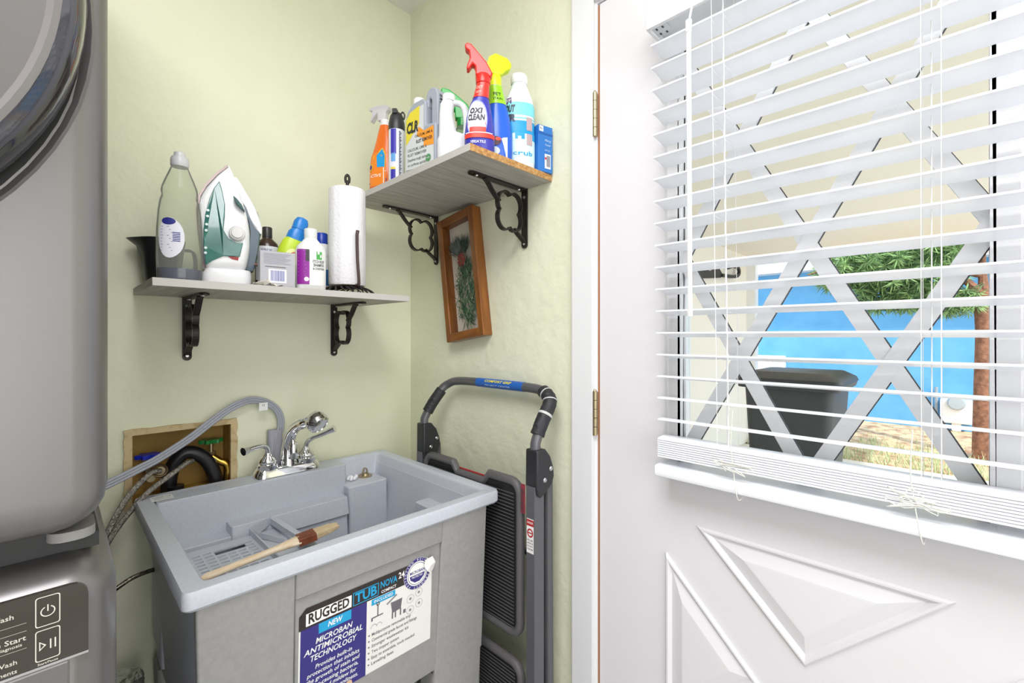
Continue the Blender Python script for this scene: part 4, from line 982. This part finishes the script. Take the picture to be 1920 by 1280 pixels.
def brown():
    t = thing('brown_bottle', 'dark brown bottle with black cap and white-blue label behind the small carton', 'bottle', (-.508, -.112, ZA), R(-20))
    S_ = Body([(0, .026, .020), (.004, .028, .022), (.115, .028, .022), (.128, .024, .019), (.138, .014, .012), (.142, .011, .011)]); b = B(); S_.build(b); obj('bottle', b, flat('3c2a22', .2), t, local=True)
    b = B(); lathe(b, [(.0118, .142), (.0118, .168), (.0105, .170)], n=24); obj('cap', b, flat('2c2b2c', .35), t, local=True)
    b = B(); S_.wrap(b, -.03, .03, .030, .118, .0006, 0); S_.wrap(b, -.03, .03, .085, .098, .0010, 1); text(b, 'care', S_.fn(.0011), 0, .109, .012, .024, 2); obj('label', b, [flat('e2e2ea'), flat('2f7fc0'), flat('8f8fb8')], t, local=True, weld=False)
brown()
def carton():
    t = thing('carton', 'small silver-grey carton with a white barcode on the lower shelf', 'box', (-.524, -.232, ZA), R(-8)); t.scale = (.92, 1, 1)
    b = B(); box(b, -.041, .041, -.018, .018, 0, .086); obj('box', b, mat('silver_card', 'b9b8bd', .45), t, local=True, smooth=False, bevel=.0008)
    b = B(); f = lambda u, v: Vector((u, -.0186, v)); f2 = lambda u, v: Vector((u, -.0190, v)); patch(b, rectp(-.022, .020, .012, .044), f, 0)
    rr = random.Random(1); u = -.017
    while u < .014: wd = rr.choice((.0008, .0012, .002)); patch(b, rectp(u, u+wd, .016, .041), f2, 1); u += wd+rr.choice((.0008, .0014))
    for k in range(7): patch(b, rectp(-.033, .030-(k % 3)*.006, .079-k*.0037, .0803-k*.0037), f, 2)
    patch(b, rectp(-.030, .018, .0485, .050), f, 3); obj('print', b, [flat('f2f2f6'), flat('6f6fb0'), flat('9a98aa'), flat('55535c')], t, local=True, smooth=False, recalc=False, weld=False)
carton()
def leaner():
    t = thing('lotion_bottle', 'yellow-green squeeze bottle with rounded blue cap leaning behind the carton', 'bottle', (-.497, -.166, ZA), rot=(0, R(16), R(-12))); t.scale = (1.02, .9, 1.05)
    S_ = Body([(0, .026, .018), (.004, .030, .020), (.10, .032, .021), (.126, .028, .019), (.135, .022, .017)], 2.3); b = B(); S_.build(b); obj('bottle', b, flat('c3dc2e', .35), t, local=True)
    C_ = Body([(.132, .0235, .018), (.150, .0225, .0175), (.160, .017, .015), (.161, .018, .0165), (.180, .0175, .016), (.190, .013, .012), (.193, .005, .005)], 2.1); b = B(); C_.build(b); obj('cap', b, flat('1f7fd0', .3), t, local=True)
    b = B(); S_.blob(b, .004, .090, .016, .018, .0008, 0); S_.blob(b, .006, .090, .009, .011, .0013, 1); S_.blob(b, .006, .092, .005, .006, .0018, 0); obj('label', b, [flat('ecf3a8'), flat('e0452e')], t, local=True, weld=False)
leaner()
def shampoo():
    t = thing('shampoo_bottle', 'white shampoo bottle with purple label panel in front of the paper towels', 'bottle', (-.437, -.215, ZA), R(-12))
    S_ = Body([(0, .032, .021), (.004, .036, .024), (.100, .0365, .025), (.114, .033, .023), (.128, .020, .017), (.136, .014, .014)], 2.6); b = B(); S_.build(b, 44); obj('bottle', b, flat('ecedea', .3), t, local=True)
    b = B(); lathe(b, [(.0150, .134), (.0155, .136), (.0155, .158), (.014, .160)], n=28); obj('cap', b, flat('e8ece8', .3), t, local=True)
    b = B(); f = S_.fn(.0012); f2 = S_.fn(.0018); S_.wrap(b, -.040, -.004, .016, .104, .0007, 0); S_.wrap(b, -.012, -.004, .074, .104, .0011, 1)
    S_.wrap(b, -.004, .034, .014, .106, .0007, 4); patch(b, rectp(.006, .020, .080, .100), f, 2)
    for (u0, u1, v0, v1) in ((.008, .013, .093, .101), (.014, .018, .085, .092)): patch(b, rectp(u0, u1, v0, v1), f2, 4)
    text(b, 'ITCH RELIEF', f, .014, .074, .010, .027, 3, off=.02); text(b, 'SHAMPOO', f, .014, .065, .010, .026, 3, off=.03); text(b, '& CONDITIONER', f, .014, .056, .008, .027, 3, off=.02)
    for k in range(8): patch(b, rectp(-.035, -.014+(k % 3)*.002, .100-k*.009, .1012-k*.009), f, 5)
    S_.blob(b, -.010, .029, .0055, .0055, .0013, 4); obj('label', b, [flat('93219a'), flat('3a3340'), flat('57b356'), flat('3a3a42'), flat('f4f4f0'), flat('c48ac8')], t, local=True, weld=False)
shampoo()
def slim():
    t = thing('slim_bottle', 'slim white bottle with dark blue cap between shampoo and paper towel roll', 'bottle', (-.360, -.098, ZA), R(-18))
    S_ = Body([(0, .020, .020), (.003, .022, .022), (.140, .022, .022), (.148, .018, .018), (.150, .014, .014)]); b = B(); S_.build(b); obj('bottle', b, flat('ececef', .3), t, local=True)
    b = B(); lathe(b, [(.0155, .149), (.0165, .150), (.0165, .178), (.015, .1800)], n=28); obj('cap', b, flat('1b3fb0', .3), t, local=True)
    b = B(); S_.wrap(b, -.004, .026, .030, .075, .0006, 0); S_.wrap(b, -.022, .026, .112, .114, .0006, 1); obj('label', b, [flat('2f6fa8'), flat('c9ccd8')], t, local=True, weld=False)
slim()
HX, HY = -.327, -.190
def towels():
    t = thing('paper_towel_holder', 'dark brown wire paper towel holder with fanned base and side arm', 'paper towel holder', (HX, HY, ZA), R(-18))
    b = B()
    for k in range(22):
        a = 2*pi*k/22; a2 = a+.5; tube(b, [(.012*cos(a), .012*sin(a), .021), (.044*cos(a+.2), .044*sin(a+.2), .020), (.064*cos(a2-.1), .064*sin(a2-.1), .012), (.074*cos(a2), .074*sin(a2), .0025)], .0019, n=6, sub=4)
    lathe(b, [(.016, .016), (.016, .023), (.006, .025)], n=20); obj('base', b, M_black, t, local=True)
    b = B(); cyl(b, (0, 0, .02), (0, 0, .318), .0045, n=14); tube(b, [(-.004, 0, .312), (-.005, 0, .326), (0, 0, .334), (.005, 0, .326), (.004, 0, .312)], .0035, n=10, sub=4); obj('pole', b, M_black, t, local=True)
    b = B(); tube(b, [(.012, -.010, .022), (.018, -.050, .024), (.021, -.064, .030), (.017, -.066, .09), (.016, -.064, .150), (.018, -.062, .168)], [.004, .004, .004, .004, .0042, .0045], n=12, sub=5); obj('tension_arm', b, flat('4c3a36', .45), t, local=True)
    b = B(); n = 64; rr = random.Random(3); wob = [rr.uniform(-.0006, .0006) for _ in range(n)]
    def ring(r, z, w_=1): return [Vector((HX+(r+wob[k]*w_)*cos(2*pi*k/n), HY+(r+wob[k]*w_)*sin(2*pi*k/n), ZA+z)) for k in range(n)]
    loft(b, [ring(.020, .027, 0), ring(.046, .0255), ring(.0485, .030), ring(.0490, .12), ring(.0480, .286), ring(.0455, .291), ring(.020, .289, 0), ring(.020, .027, 0)], False, False)
    m = mat('tissue_paper', 'f3f2f4', .9, bump=.25, bscale=160)
    o = obj('paper_towel_roll', b, m); tag(o, 'white paper towel roll standing on the dark wire holder', 'paper towel roll')
    b = B(); lathe(b, [(.0203, .026), (.0203, .290), (.018, .290), (.018, .026)], (HX, HY, ZA), n=24, cap=False); obj('cardboard_core', b, flat('b49a78', .8), o)
towels()
b = B(); rr = random.Random(5); P = []
for i in range(9):
    for j in range(6): P.append(b.verts.new((-.578+i*.0075+rr.uniform(-.002, .002), -.262+j*.007+rr.uniform(-.002, .002), ZA+.003+.020*rr.random()*(1.1-abs(i-4)/5))))
for i in range(8):
    for j in range(5): b.faces.new((P[i*6+j], P[(i+1)*6+j], P[(i+1)*6+j+1], P[i*6+j+1]))
o = obj('crumpled_wrapper', b, mat('crumpled_paper', 'e4dfd6', .7), smooth=False, recalc=False); tag(o, 'crumpled off-white paper scrap in front of the iron cord', 'paper scrap')
o.modifiers.new('thickness', 'SOLIDIFY').thickness = .001

# ================================================================== THINGS ON THE UPPER SHELF (top z 1.664)
ZB = 1.6642
def sprayer(bm, fn, z, side=-1, s=1.0, style=0):
    """trigger head profile in the local x-z plane"""
    if style == 0: pr = [(.018, 0), (.020, .018), (.012, .034), (-.010, .052), (-.030, .066), (-.046, .070), (-.050, .064), (-.047, .056), (-.034, .050), (-.030, .040), (-.036, .022), (-.043, .006), (-.038, .004), (-.026, .020), (-.018, .022), (-.017, 0)]
    elif style == 1: pr = [(.016, 0), (.020, .014), (.030, .022), (.032, .036), (.022, .046), (.0, .048), (-.022, .044), (-.030, .036), (-.030, .026), (-.022, .022), (-.017, .014), (-.016, 0)]
    else: pr = [(.014, 0), (.014, .022), (.024, .030), (.026, .038), (.020, .044), (-.010, .046), (-.034, .044), (-.042, .040), (-.042, .034), (-.032, .032), (-.034, .016), (-.040, .002), (-.036, .0), (-.026, .014), (-.014, .024), (-.013, 0)]
    prism(bm, [(-u*side*-1*s if side > 0 else u*s, v*s) for u, v in pr], lambda u, v, d: Vector((u, d, z+v)), -.010*s, .010*s)
def orange():
    x, y = -.232, -.215; t = thing('stain_spray_bottle', 'orange spray bottle with clear-white trigger at the left end of the upper shelf', 'spray bottle', (x, y, ZB), R(-62))
    S_ = Body([(0, .036, .021), (.004, .039, .023), (.060, .039, .023), (.100, .034, .021), (.140, .026, .018, .006), (.170, .020, .016, .008), (.184, .0155, .0145, .008), (.190, .014, .014, .008)], 2.5)
    b = B(); S_.build(b, 44); obj('bottle', b, flat('f0731c', .3), t, local=True)
    b = B(); lathe(b, [(.0135, .190), (.0135, .206), (.011, .208)], (.008, 0, 0), n=24); obj('collar', b, flat('f3f0f2', .3), t, local=True)
    b = B(); sprayer(b, None, .206, -1, .95, 2); obj('trigger_head', b, clear('milky_plastic', 'f6f4f6', .3, .2, .55, 'f4f1f5'), t, local=True, smooth=False, bevel=.003)
    b = B(); f = S_.fn(.0010); f2 = S_.fn(.0015); S_.wrap(b, -.038, .020, .014, .110, .0006, 0)
    patch(b, [(-.030, .058), (.018, .064), (.018, .104), (.006, .122), (-.014, .100)], f, 1)
    patch(b, [(-.002, .066), (.016, .066), (.016, .100), (.006, .118), (-.004, .100)], f2, 2); S_.blob(b, -.024, .068, .010, .011, .0016, 3); S_.blob(b, -.024, .068, .006, .007, .002, 4)
    patch(b, rectp(-.036, .020, .052, .056), f2, 5); patch(b, [(-.034, .020), (.022, .018), (.022, .034), (-.034, .024)], f2, 4); text(b, 'ACTIVE', f2, -.010, .042, .012, .034, 5, shear=.2, off=.02); patch(b, rectp(.012, .0145, .014, .064), f2, 5)
    obj('label', b, [flat('f58a24'), flat('f6c531'), flat('1aa0e0'), flat('f2b41e'), flat('3a2f8e'), flat('f8f0e0')], t, local=True, weld=False)
orange()
def aerosol():
    t = thing('aerosol_can', 'white and blue aerosol can with black spray cap on the upper shelf', 'aerosol can', (-.243, -.308, ZB), R(-50))
    S_ = Body([(0, .0205, .0205), (.003, .0215, .0215), (.145, .0215, .0215), (.150, .020, .020)]); b = B(); S_.build(b); obj('can', b, flat('eceef4', .25), t, local=True)
    b = B(); lathe(b, [(.0218, .144), (.0222, .150), (.0215, .165), (.017, .185), (.013, .192), (.010, .194)], n=28); box(b, -.006, .006, -.02, -.006, .186, .198); tube(b, [(.010, 0, .186), (.016, 0, .196), (.022, 0, .188), (.020, 0, .176)], .0022, n=8, sub=4); obj('spray_cap', b, flat('2c2d31', .4), t, local=True)
    b = B(); S_.wrap(b, -.010, .006, .075, .143, .0005, 0); S_.wrap(b, -.009, .004, .055, .078, .0005, 1); S_.wrap(b, -.010, .004, .004, .034, .0005, 0); S_.wrap(b, -.010, .004, .034, .040, .0005, 2)
    f = lambda u, v: S_.fn(.0011)(.016-v*.0+(v-.07)*0+u*0, v)
    g_ = S_.fn(.0010)
    for k in range(34): patch(b, rectp(.013, .016+(k*7 % 5)*.001, .010+k*.0038, .0122+k*.0038), g_, 3)
    obj('label', b, [flat('3a35a8'), flat('6aa6dd'), flat('e8d44a'), flat('46405e')], t, local=True, weld=False)
aerosol()
def clr():
    t = thing('cleaner_jug', 'grey flat-sided cleaner jug with ribbed handle and yellow-orange label', 'jug', (-.226, -.432, ZB), R(-80)); t.scale = (.90, 1, .93)
    F = lambda u, v, d: Vector((u, d, v)); b = B(); M_j = flat('a3a9b4', .35)
    base = [(-.062, 0), (.058, 0), (.060, .004), (.060, .118), (.032, .122), (.020, .122), (.020, .186), (.008, .196), (-.030, .192), (-.052, .176), (-.062, .150)]
    prism(b, base, F, -.028, .028)
    o = obj('body', b, M_j, t, local=True, smooth=False, bevel=.006)
    b = B(); prism(b, [(.012, .170), (.012, .200), (.020, .216), (.034, .222), (.050, .216), (.058, .198), (.060, .110), (.034, .110), (.034, .188), (.028, .194), (.022, .190), (.022, .170)], F, -.020, .020)
    obj('handle', b, M_j, t, local=True, smooth=False, bevel=.005)
    b = B()
    for k in range(9): tube(b, [(.060, -.014, .125+k*.009), (.0612, 0, .125+k*.009), (.060, .014, .125+k*.009)], .002, n=6)
    obj('grip_ribs', b, flat('868c98', .4), t, local=True)
    b = B(); lathe(b, [(.016, .192), (.017, .196), (.017, .212), (.015, .215)], (-.034, 0, 0), n=28); obj('cap', b, flat('f2f2f2', .35), t, local=True)
    b = B(); f = lambda u, v: Vector((u, -.0286, v)); f1 = lambda u, v: Vector((u, -.0290, v)); f2 = lambda u, v: Vector((u, -.0294, v))
    patch(b, [(-.058, .012), (.052, .012), (.052, .100), (.014, .100), (.014, .178), (-.040, .168), (-.056, .15)], f, 0)
    patch(b, [(-.056, .080), (-.004, .130), (-.002, .178), (-.040, .168), (-.056, .15)], f1, 1); patch(b, [(-.014, .098), (.014, .086), (.014, .064), (.052, .062), (.052, .112), (.016, .106), (-.006, .122)], f1, 2)
    text(b, 'CLR', f2, -.030, .124, .040, .046, 3, shear=.15, off=.05); text(b, 'CALCIUM, LIME &', f2, .014, .098, .010, .068, 3, off=.01); text(b, 'RUST REMOVER', f2, .016, .082, .013, .062, 3, off=.02)
    for k, s in enumerate(('CALCIUM, LIME &', 'RUST REMOVER', 'Dissolves tough stains', 'on surfaces quickly')): text(b, s, f2, -.012, .064-k*.0135, .0105, .075, 4)
    patch(b, disc(.032, .030, .010), f2, 5); text(b, 'SAFER', lambda u, v: Vector((u, -.0298, v)), .032, .030, .006, .015, 0)
    obj('label', b, [flat('d3d6d6'), flat('e5d43a'), flat('ef9a2e'), flat('2a2c2e'), flat('6d7472'), flat('4f8f58')], t, local=True, smooth=False, recalc=False, weld=False)
clr()
def jug():
    t = thing('bleach_jug', 'translucent white jug with looped handle between grey jug and red trigger bottle', 'jug', (-.213, -.520, ZB), R(-42)); t.scale = (1, 1, .88)
    M_m = clear('milky_jug', 'f4f7f8', .25, .25, .80, 'f6f8f9')
    S_ = Body([(0, .036, .026), (.004, .040, .030), (.070, .040, .030), (.082, .036, .026), (.092, .022, .020, -.014), (.140, .017, .018, -.018), (.170, .017, .017, -.016), (.182, .013, .013, -.014)], 2.5); b = B(); S_.build(b, 40); obj('body', b, M_m, t, local=True)
    b = B(); tube(b, [(-.005, 0, .176), (.012, 0, .176), (.026, 0, .162), (.031, 0, .130), (.031, 0, .100), (.029, 0, .076)], .0080, n=14, sub=5); obj('handle', b, M_m, t, local=True)
    b = B(); lathe(b, [(.0155, .180), (.0155, .196), (.014, .198)], (-.012, 0, 0), n=28); obj('cap', b, flat('f3f3f3', .35), t, local=True)
jug()
def green():
    t = thing('green_trigger_bottle', 'clear bottle with green trigger sprayer, mostly hidden behind the red one', 'spray bottle', (-.130, -.452, ZB), R(-40))
    S_ = Body([(0, .030, .024), (.004, .034, .027), (.090, .034, .027), (.120, .026, .022), (.150, .013, .013)], 2.3); b = B(); S_.build(b); obj('bottle', b, clear('green_clear', 'd6ecd6', .2, .1, .25, 'cfe6cf'), t, local=True)
    b = B(); lathe(b, [(.0155, .146), (.0155, .165), (.012, .168)], n=24); obj('collar', b, flat('159a36', .3), t, local=True)
    b = B(); sprayer(b, None, .165, -1, 1.15, 0); obj('trigger_head', b, flat('17a83a', .3), t, local=True, smooth=False, bevel=.003)
green()
def red():
    t = thing('red_trigger_bottle', 'blue-purple spray bottle with red trigger, tallest on the upper shelf', 'spray bottle', (-.217, -.620, ZB), R(-41)); t.scale = (1, 1, .965)
    S_ = Body([(0, .031, .023), (.004, .034, .025), (.045, .0345, .025), (.085, .030, .023), (.115, .023, .019, .001), (.132, .0175, .016, .003), (.152, .0150, .0145, .006), (.166, .0140, .014, .008)], 2.3)
    b = B(); S_.build(b, 44); obj('bottle', b, flat('3b3aa6', .25), t, local=True)
    b = B(); S_.wrap(b, -.06, .06, .130, .165, .0009, 0, nu=30); text(b, 'OXY', S_.fn(.0016), -.006, .152, .010, .014, 1, off=.03); text(b, 'NEW', S_.fn(.0016), -.006, .141, .008, .012, 1); obj('neck_band', b, [flat('e2332a', .3), flat('f6b8a8')], t, local=True, weld=False)
    b = B(); lathe(b, [(.0145, .165), (.0165, .167), (.0175, .184), (.015, .188)], (.008, 0, 0), n=24); obj('collar', b, flat('e0271f', .3), t, local=True)
    b = B(); pr = [(.026, -.004), (.030, .006), (.016, .034), (-.004, .060), (-.018, .078), (-.028, .082), (-.034, .076), (-.032, .066), (-.024, .060), (-.022, .044), (-.028, .026), (-.030, .014), (-.024, .014), (-.016, .028), (-.010, .022), (-.009, 0)]
    prism(b, pr, lambda u, v, d: Vector((u, d, .184+v*.92)), -.0105, .0105); obj('trigger_head', b, flat('e2251d', .3), t, local=True, smooth=False, bevel=.003)
    b = B(); f = S_.fn(.0014); f2 = S_.fn(.0019); S_.blob(b, -.008, .076, .025, .045, .0006, 0); S_.blob(b, -.008, .076, .022, .041, .0010, 1)
    text(b, 'OXI', f2, -.008, .093, .018, .026, 2, shear=.15, off=.04); text(b, 'CLEAN', f2, -.008, .077, .019, .036, 2, shear=.15, off=.04); patch(b, rectp(-.028, .012, .060, .068), f, 3); text(b, 'STAIN REMOVER', f2, -.008, .064, .0055, .036, 1)
    S_.wrap(b, -.040, .040, .030, .040, .0016, 3, nu=24); S_.wrap(b, -.022, .012, .040, .055, .0013, 3); S_.wrap(b, -.034, .030, .0405, .0425, .0020, 1, nu=20); text(b, 'VERSATILE', f2, -.004, .020, .009, .03, 1, off=.01)
    obj('label', b, [flat('8f96e0'), flat('e6e8f6'), flat('23242c'), flat('e23b2a')], t, local=True, weld=False)
red()
def yg():
    t = thing('lime_trigger_bottle', 'blue spray bottle with lime-yellow head, right of the red-trigger bottle', 'spray bottle', (-.149, -.612, ZB), R(-30)); t.scale = (1, 1, 1.07)
    S_ = Body([(0, .030, .021), (.004, .033, .024), (.055, .0335, .024), (.100, .027, .021), (.130, .0205, .018, -.003), (.150, .0175, .016, -.006), (.170, .0145, .0145, -.008)], 2.3)
    b = B(); S_.build(b, 44); obj('bottle', b, flat('1f5fd0', .25), t, local=True)
    b = B(); S_.wrap(b, -.06, .06, .128, .169, .0009, 0, nu=30); text(b, 'PET', S_.fn(.0016), -.002, .148, .010, .016, 1, off=.02); text(b, 'STAIN', S_.fn(.0016), -.002, .138, .008, .020, 1, off=.01); obj('neck_band', b, [flat('9bdc22', .3), flat('26381e')], t, local=True, weld=False)
    b = B(); lathe(b, [(.0145, .169), (.0150, .190), (.012, .196)], (-.008, 0, 0), n=24); obj('collar', b, flat('d6e61c', .3), t, local=True)
    b = B(); prism(b, [(-.026, .196), (.004, .194), (.014, .204), (.028, .212), (.030, .222), (.020, .234), (-.010, .242), (-.026, .232), (-.032, .214)], lambda u, v, d: Vector((u, d, v)), -.013, .013); obj('trigger_head', b, flat('d6ea14', .3), t, local=True, smooth=False, bevel=.004)
    b = B(); f = S_.fn(.0012); f2 = S_.fn(.0017); patch(b, [(-.030, .012), (.014, .006), (.014, .052), (.004, .050), (-.030, .030)], f, 0); S_.blob(b, -.010, .042, .010, .010, .0018, 1); S_.blob(b, -.006, .046, .006, .004, .0022, 2); S_.blob(b, -.012, .020, .010, .009, .0018, 3)
    obj('label', b, [flat('e8eef4'), flat('4b2230'), flat('d8452e'), flat('cfd8de')], t, local=True, weld=False)
yg()
def aqua():
    t = thing('aqua_bottle', 'white and aqua cleaner bottle with white cap at the shelf end', 'bottle', (-.080, -.614, ZB), R(-35)); t.scale = (1.12, 1, 1.15)
    S_ = Body([(0, .032, .026), (.004, .035, .028), (.075, .035, .028), (.078, .034, .027), (.130, .0345, .0275), (.150, .031, .025), (.172, .022, .020), (.186, .0165, .0165), (.190, .016, .016)], 2.3)
    b = B(); S_.build(b, 44); obj('bottle', b, mat('aqua_bottle', 'e8f4f6', .3), t, local=True)
    b = B(); S_.wrap(b, -.06, .06, .014, .060, .0005, 0, nu=34); S_.wrap(b, -.06, .06, .060, .100, .0007, 1, nu=34); S_.wrap(b, -.06, .06, .112, .140, .0005, 2, nu=34); S_.wrap(b, -.06, .06, .104, .107, .0005, 2, nu=34)
    f = S_.fn(.0012); f2 = S_.fn(.0018)
    patch(b, rectp(-.036, -.020, .136, .150), f, 3); text(b, 'SOFT', f2, -.026, .143, .008, .020, 4)
    for k, s in enumerate(('OUT', 'ER')): text(b, s, f2, -.024, .124-k*.020, .020, .026, 5, shear=.2, off=.06)
    for k in range(5): S_.wrap(b, -.030+k*.012, -.024+k*.012, .055, .066+(k % 2)*.006, .0009, 0)
    S_.wrap(b, .010, .026, .080, .108, .0012, 6); S_.wrap(b, .010, .026, .048, .072, .0012, 6); text(b, 'scrub', f2, .0, .030, .014, .05, 1, off=.01)
    obj('label', b, [flat('cdeef2'), flat('1b9ad6'), flat('7fd8e2'), flat('6a4a86'), flat('eeeeee'), flat('26324a'), flat('b9a2a4')], t, local=True, weld=False)
    b = B(); lathe(b, [(.0180, .188), (.0190, .190), (.0190, .204), (.016, .208), (.001, .209)], n=32); obj('cap', b, flat('f2f4f4', .3), t, local=True)
aqua()
def bluebox():
    t = thing('blue_carton', 'small upright blue carton against the wall at the shelf end', 'box', (-.0255, -.641, ZB), R(-12)); t.scale = (.90, .9, 1.14)
    b = B(); box(b, -.025, .025, -.019, .019, 0, .102); obj('box', b, flat('2d74c2', .4), t, local=True, smooth=False, bevel=.001)
    b = B(); f = lambda u, v: Vector((u, -.0196, v)); f2 = lambda u, v: Vector((u, -.0200, v)); patch(b, rectp(-.003, .018, .008, .040), f, 0)
    for k in range(9): patch(b, rectp(.003+k*.0015, .0038+k*.0015, .012, .037), f2, 1)
    patch(b, disc(.0, .030, .003, 10), f2, 2); text(b, 'Allergy', f2, .008, .070, .008, .022, 3); text(b, 'Relief', f2, .008, .060, .007, .018, 3); text(b, '24 HOUR', f2, .006, .048, .006, .018, 3); patch(b, rectp(-.022, -.008, .088, .100), f, 0); text(b, 'Rx', f2, -.015, .094, .007, .009, 1)
    patch(b, rectp(-.025, .025, .082, .086), f, 4)
    obj('print', b, [flat('ececf0'), flat('4a4a58'), flat('cc2f38'), flat('a9c8ec'), flat('1f5aa6')], t, local=True, smooth=False, recalc=False, weld=False)
bluebox()
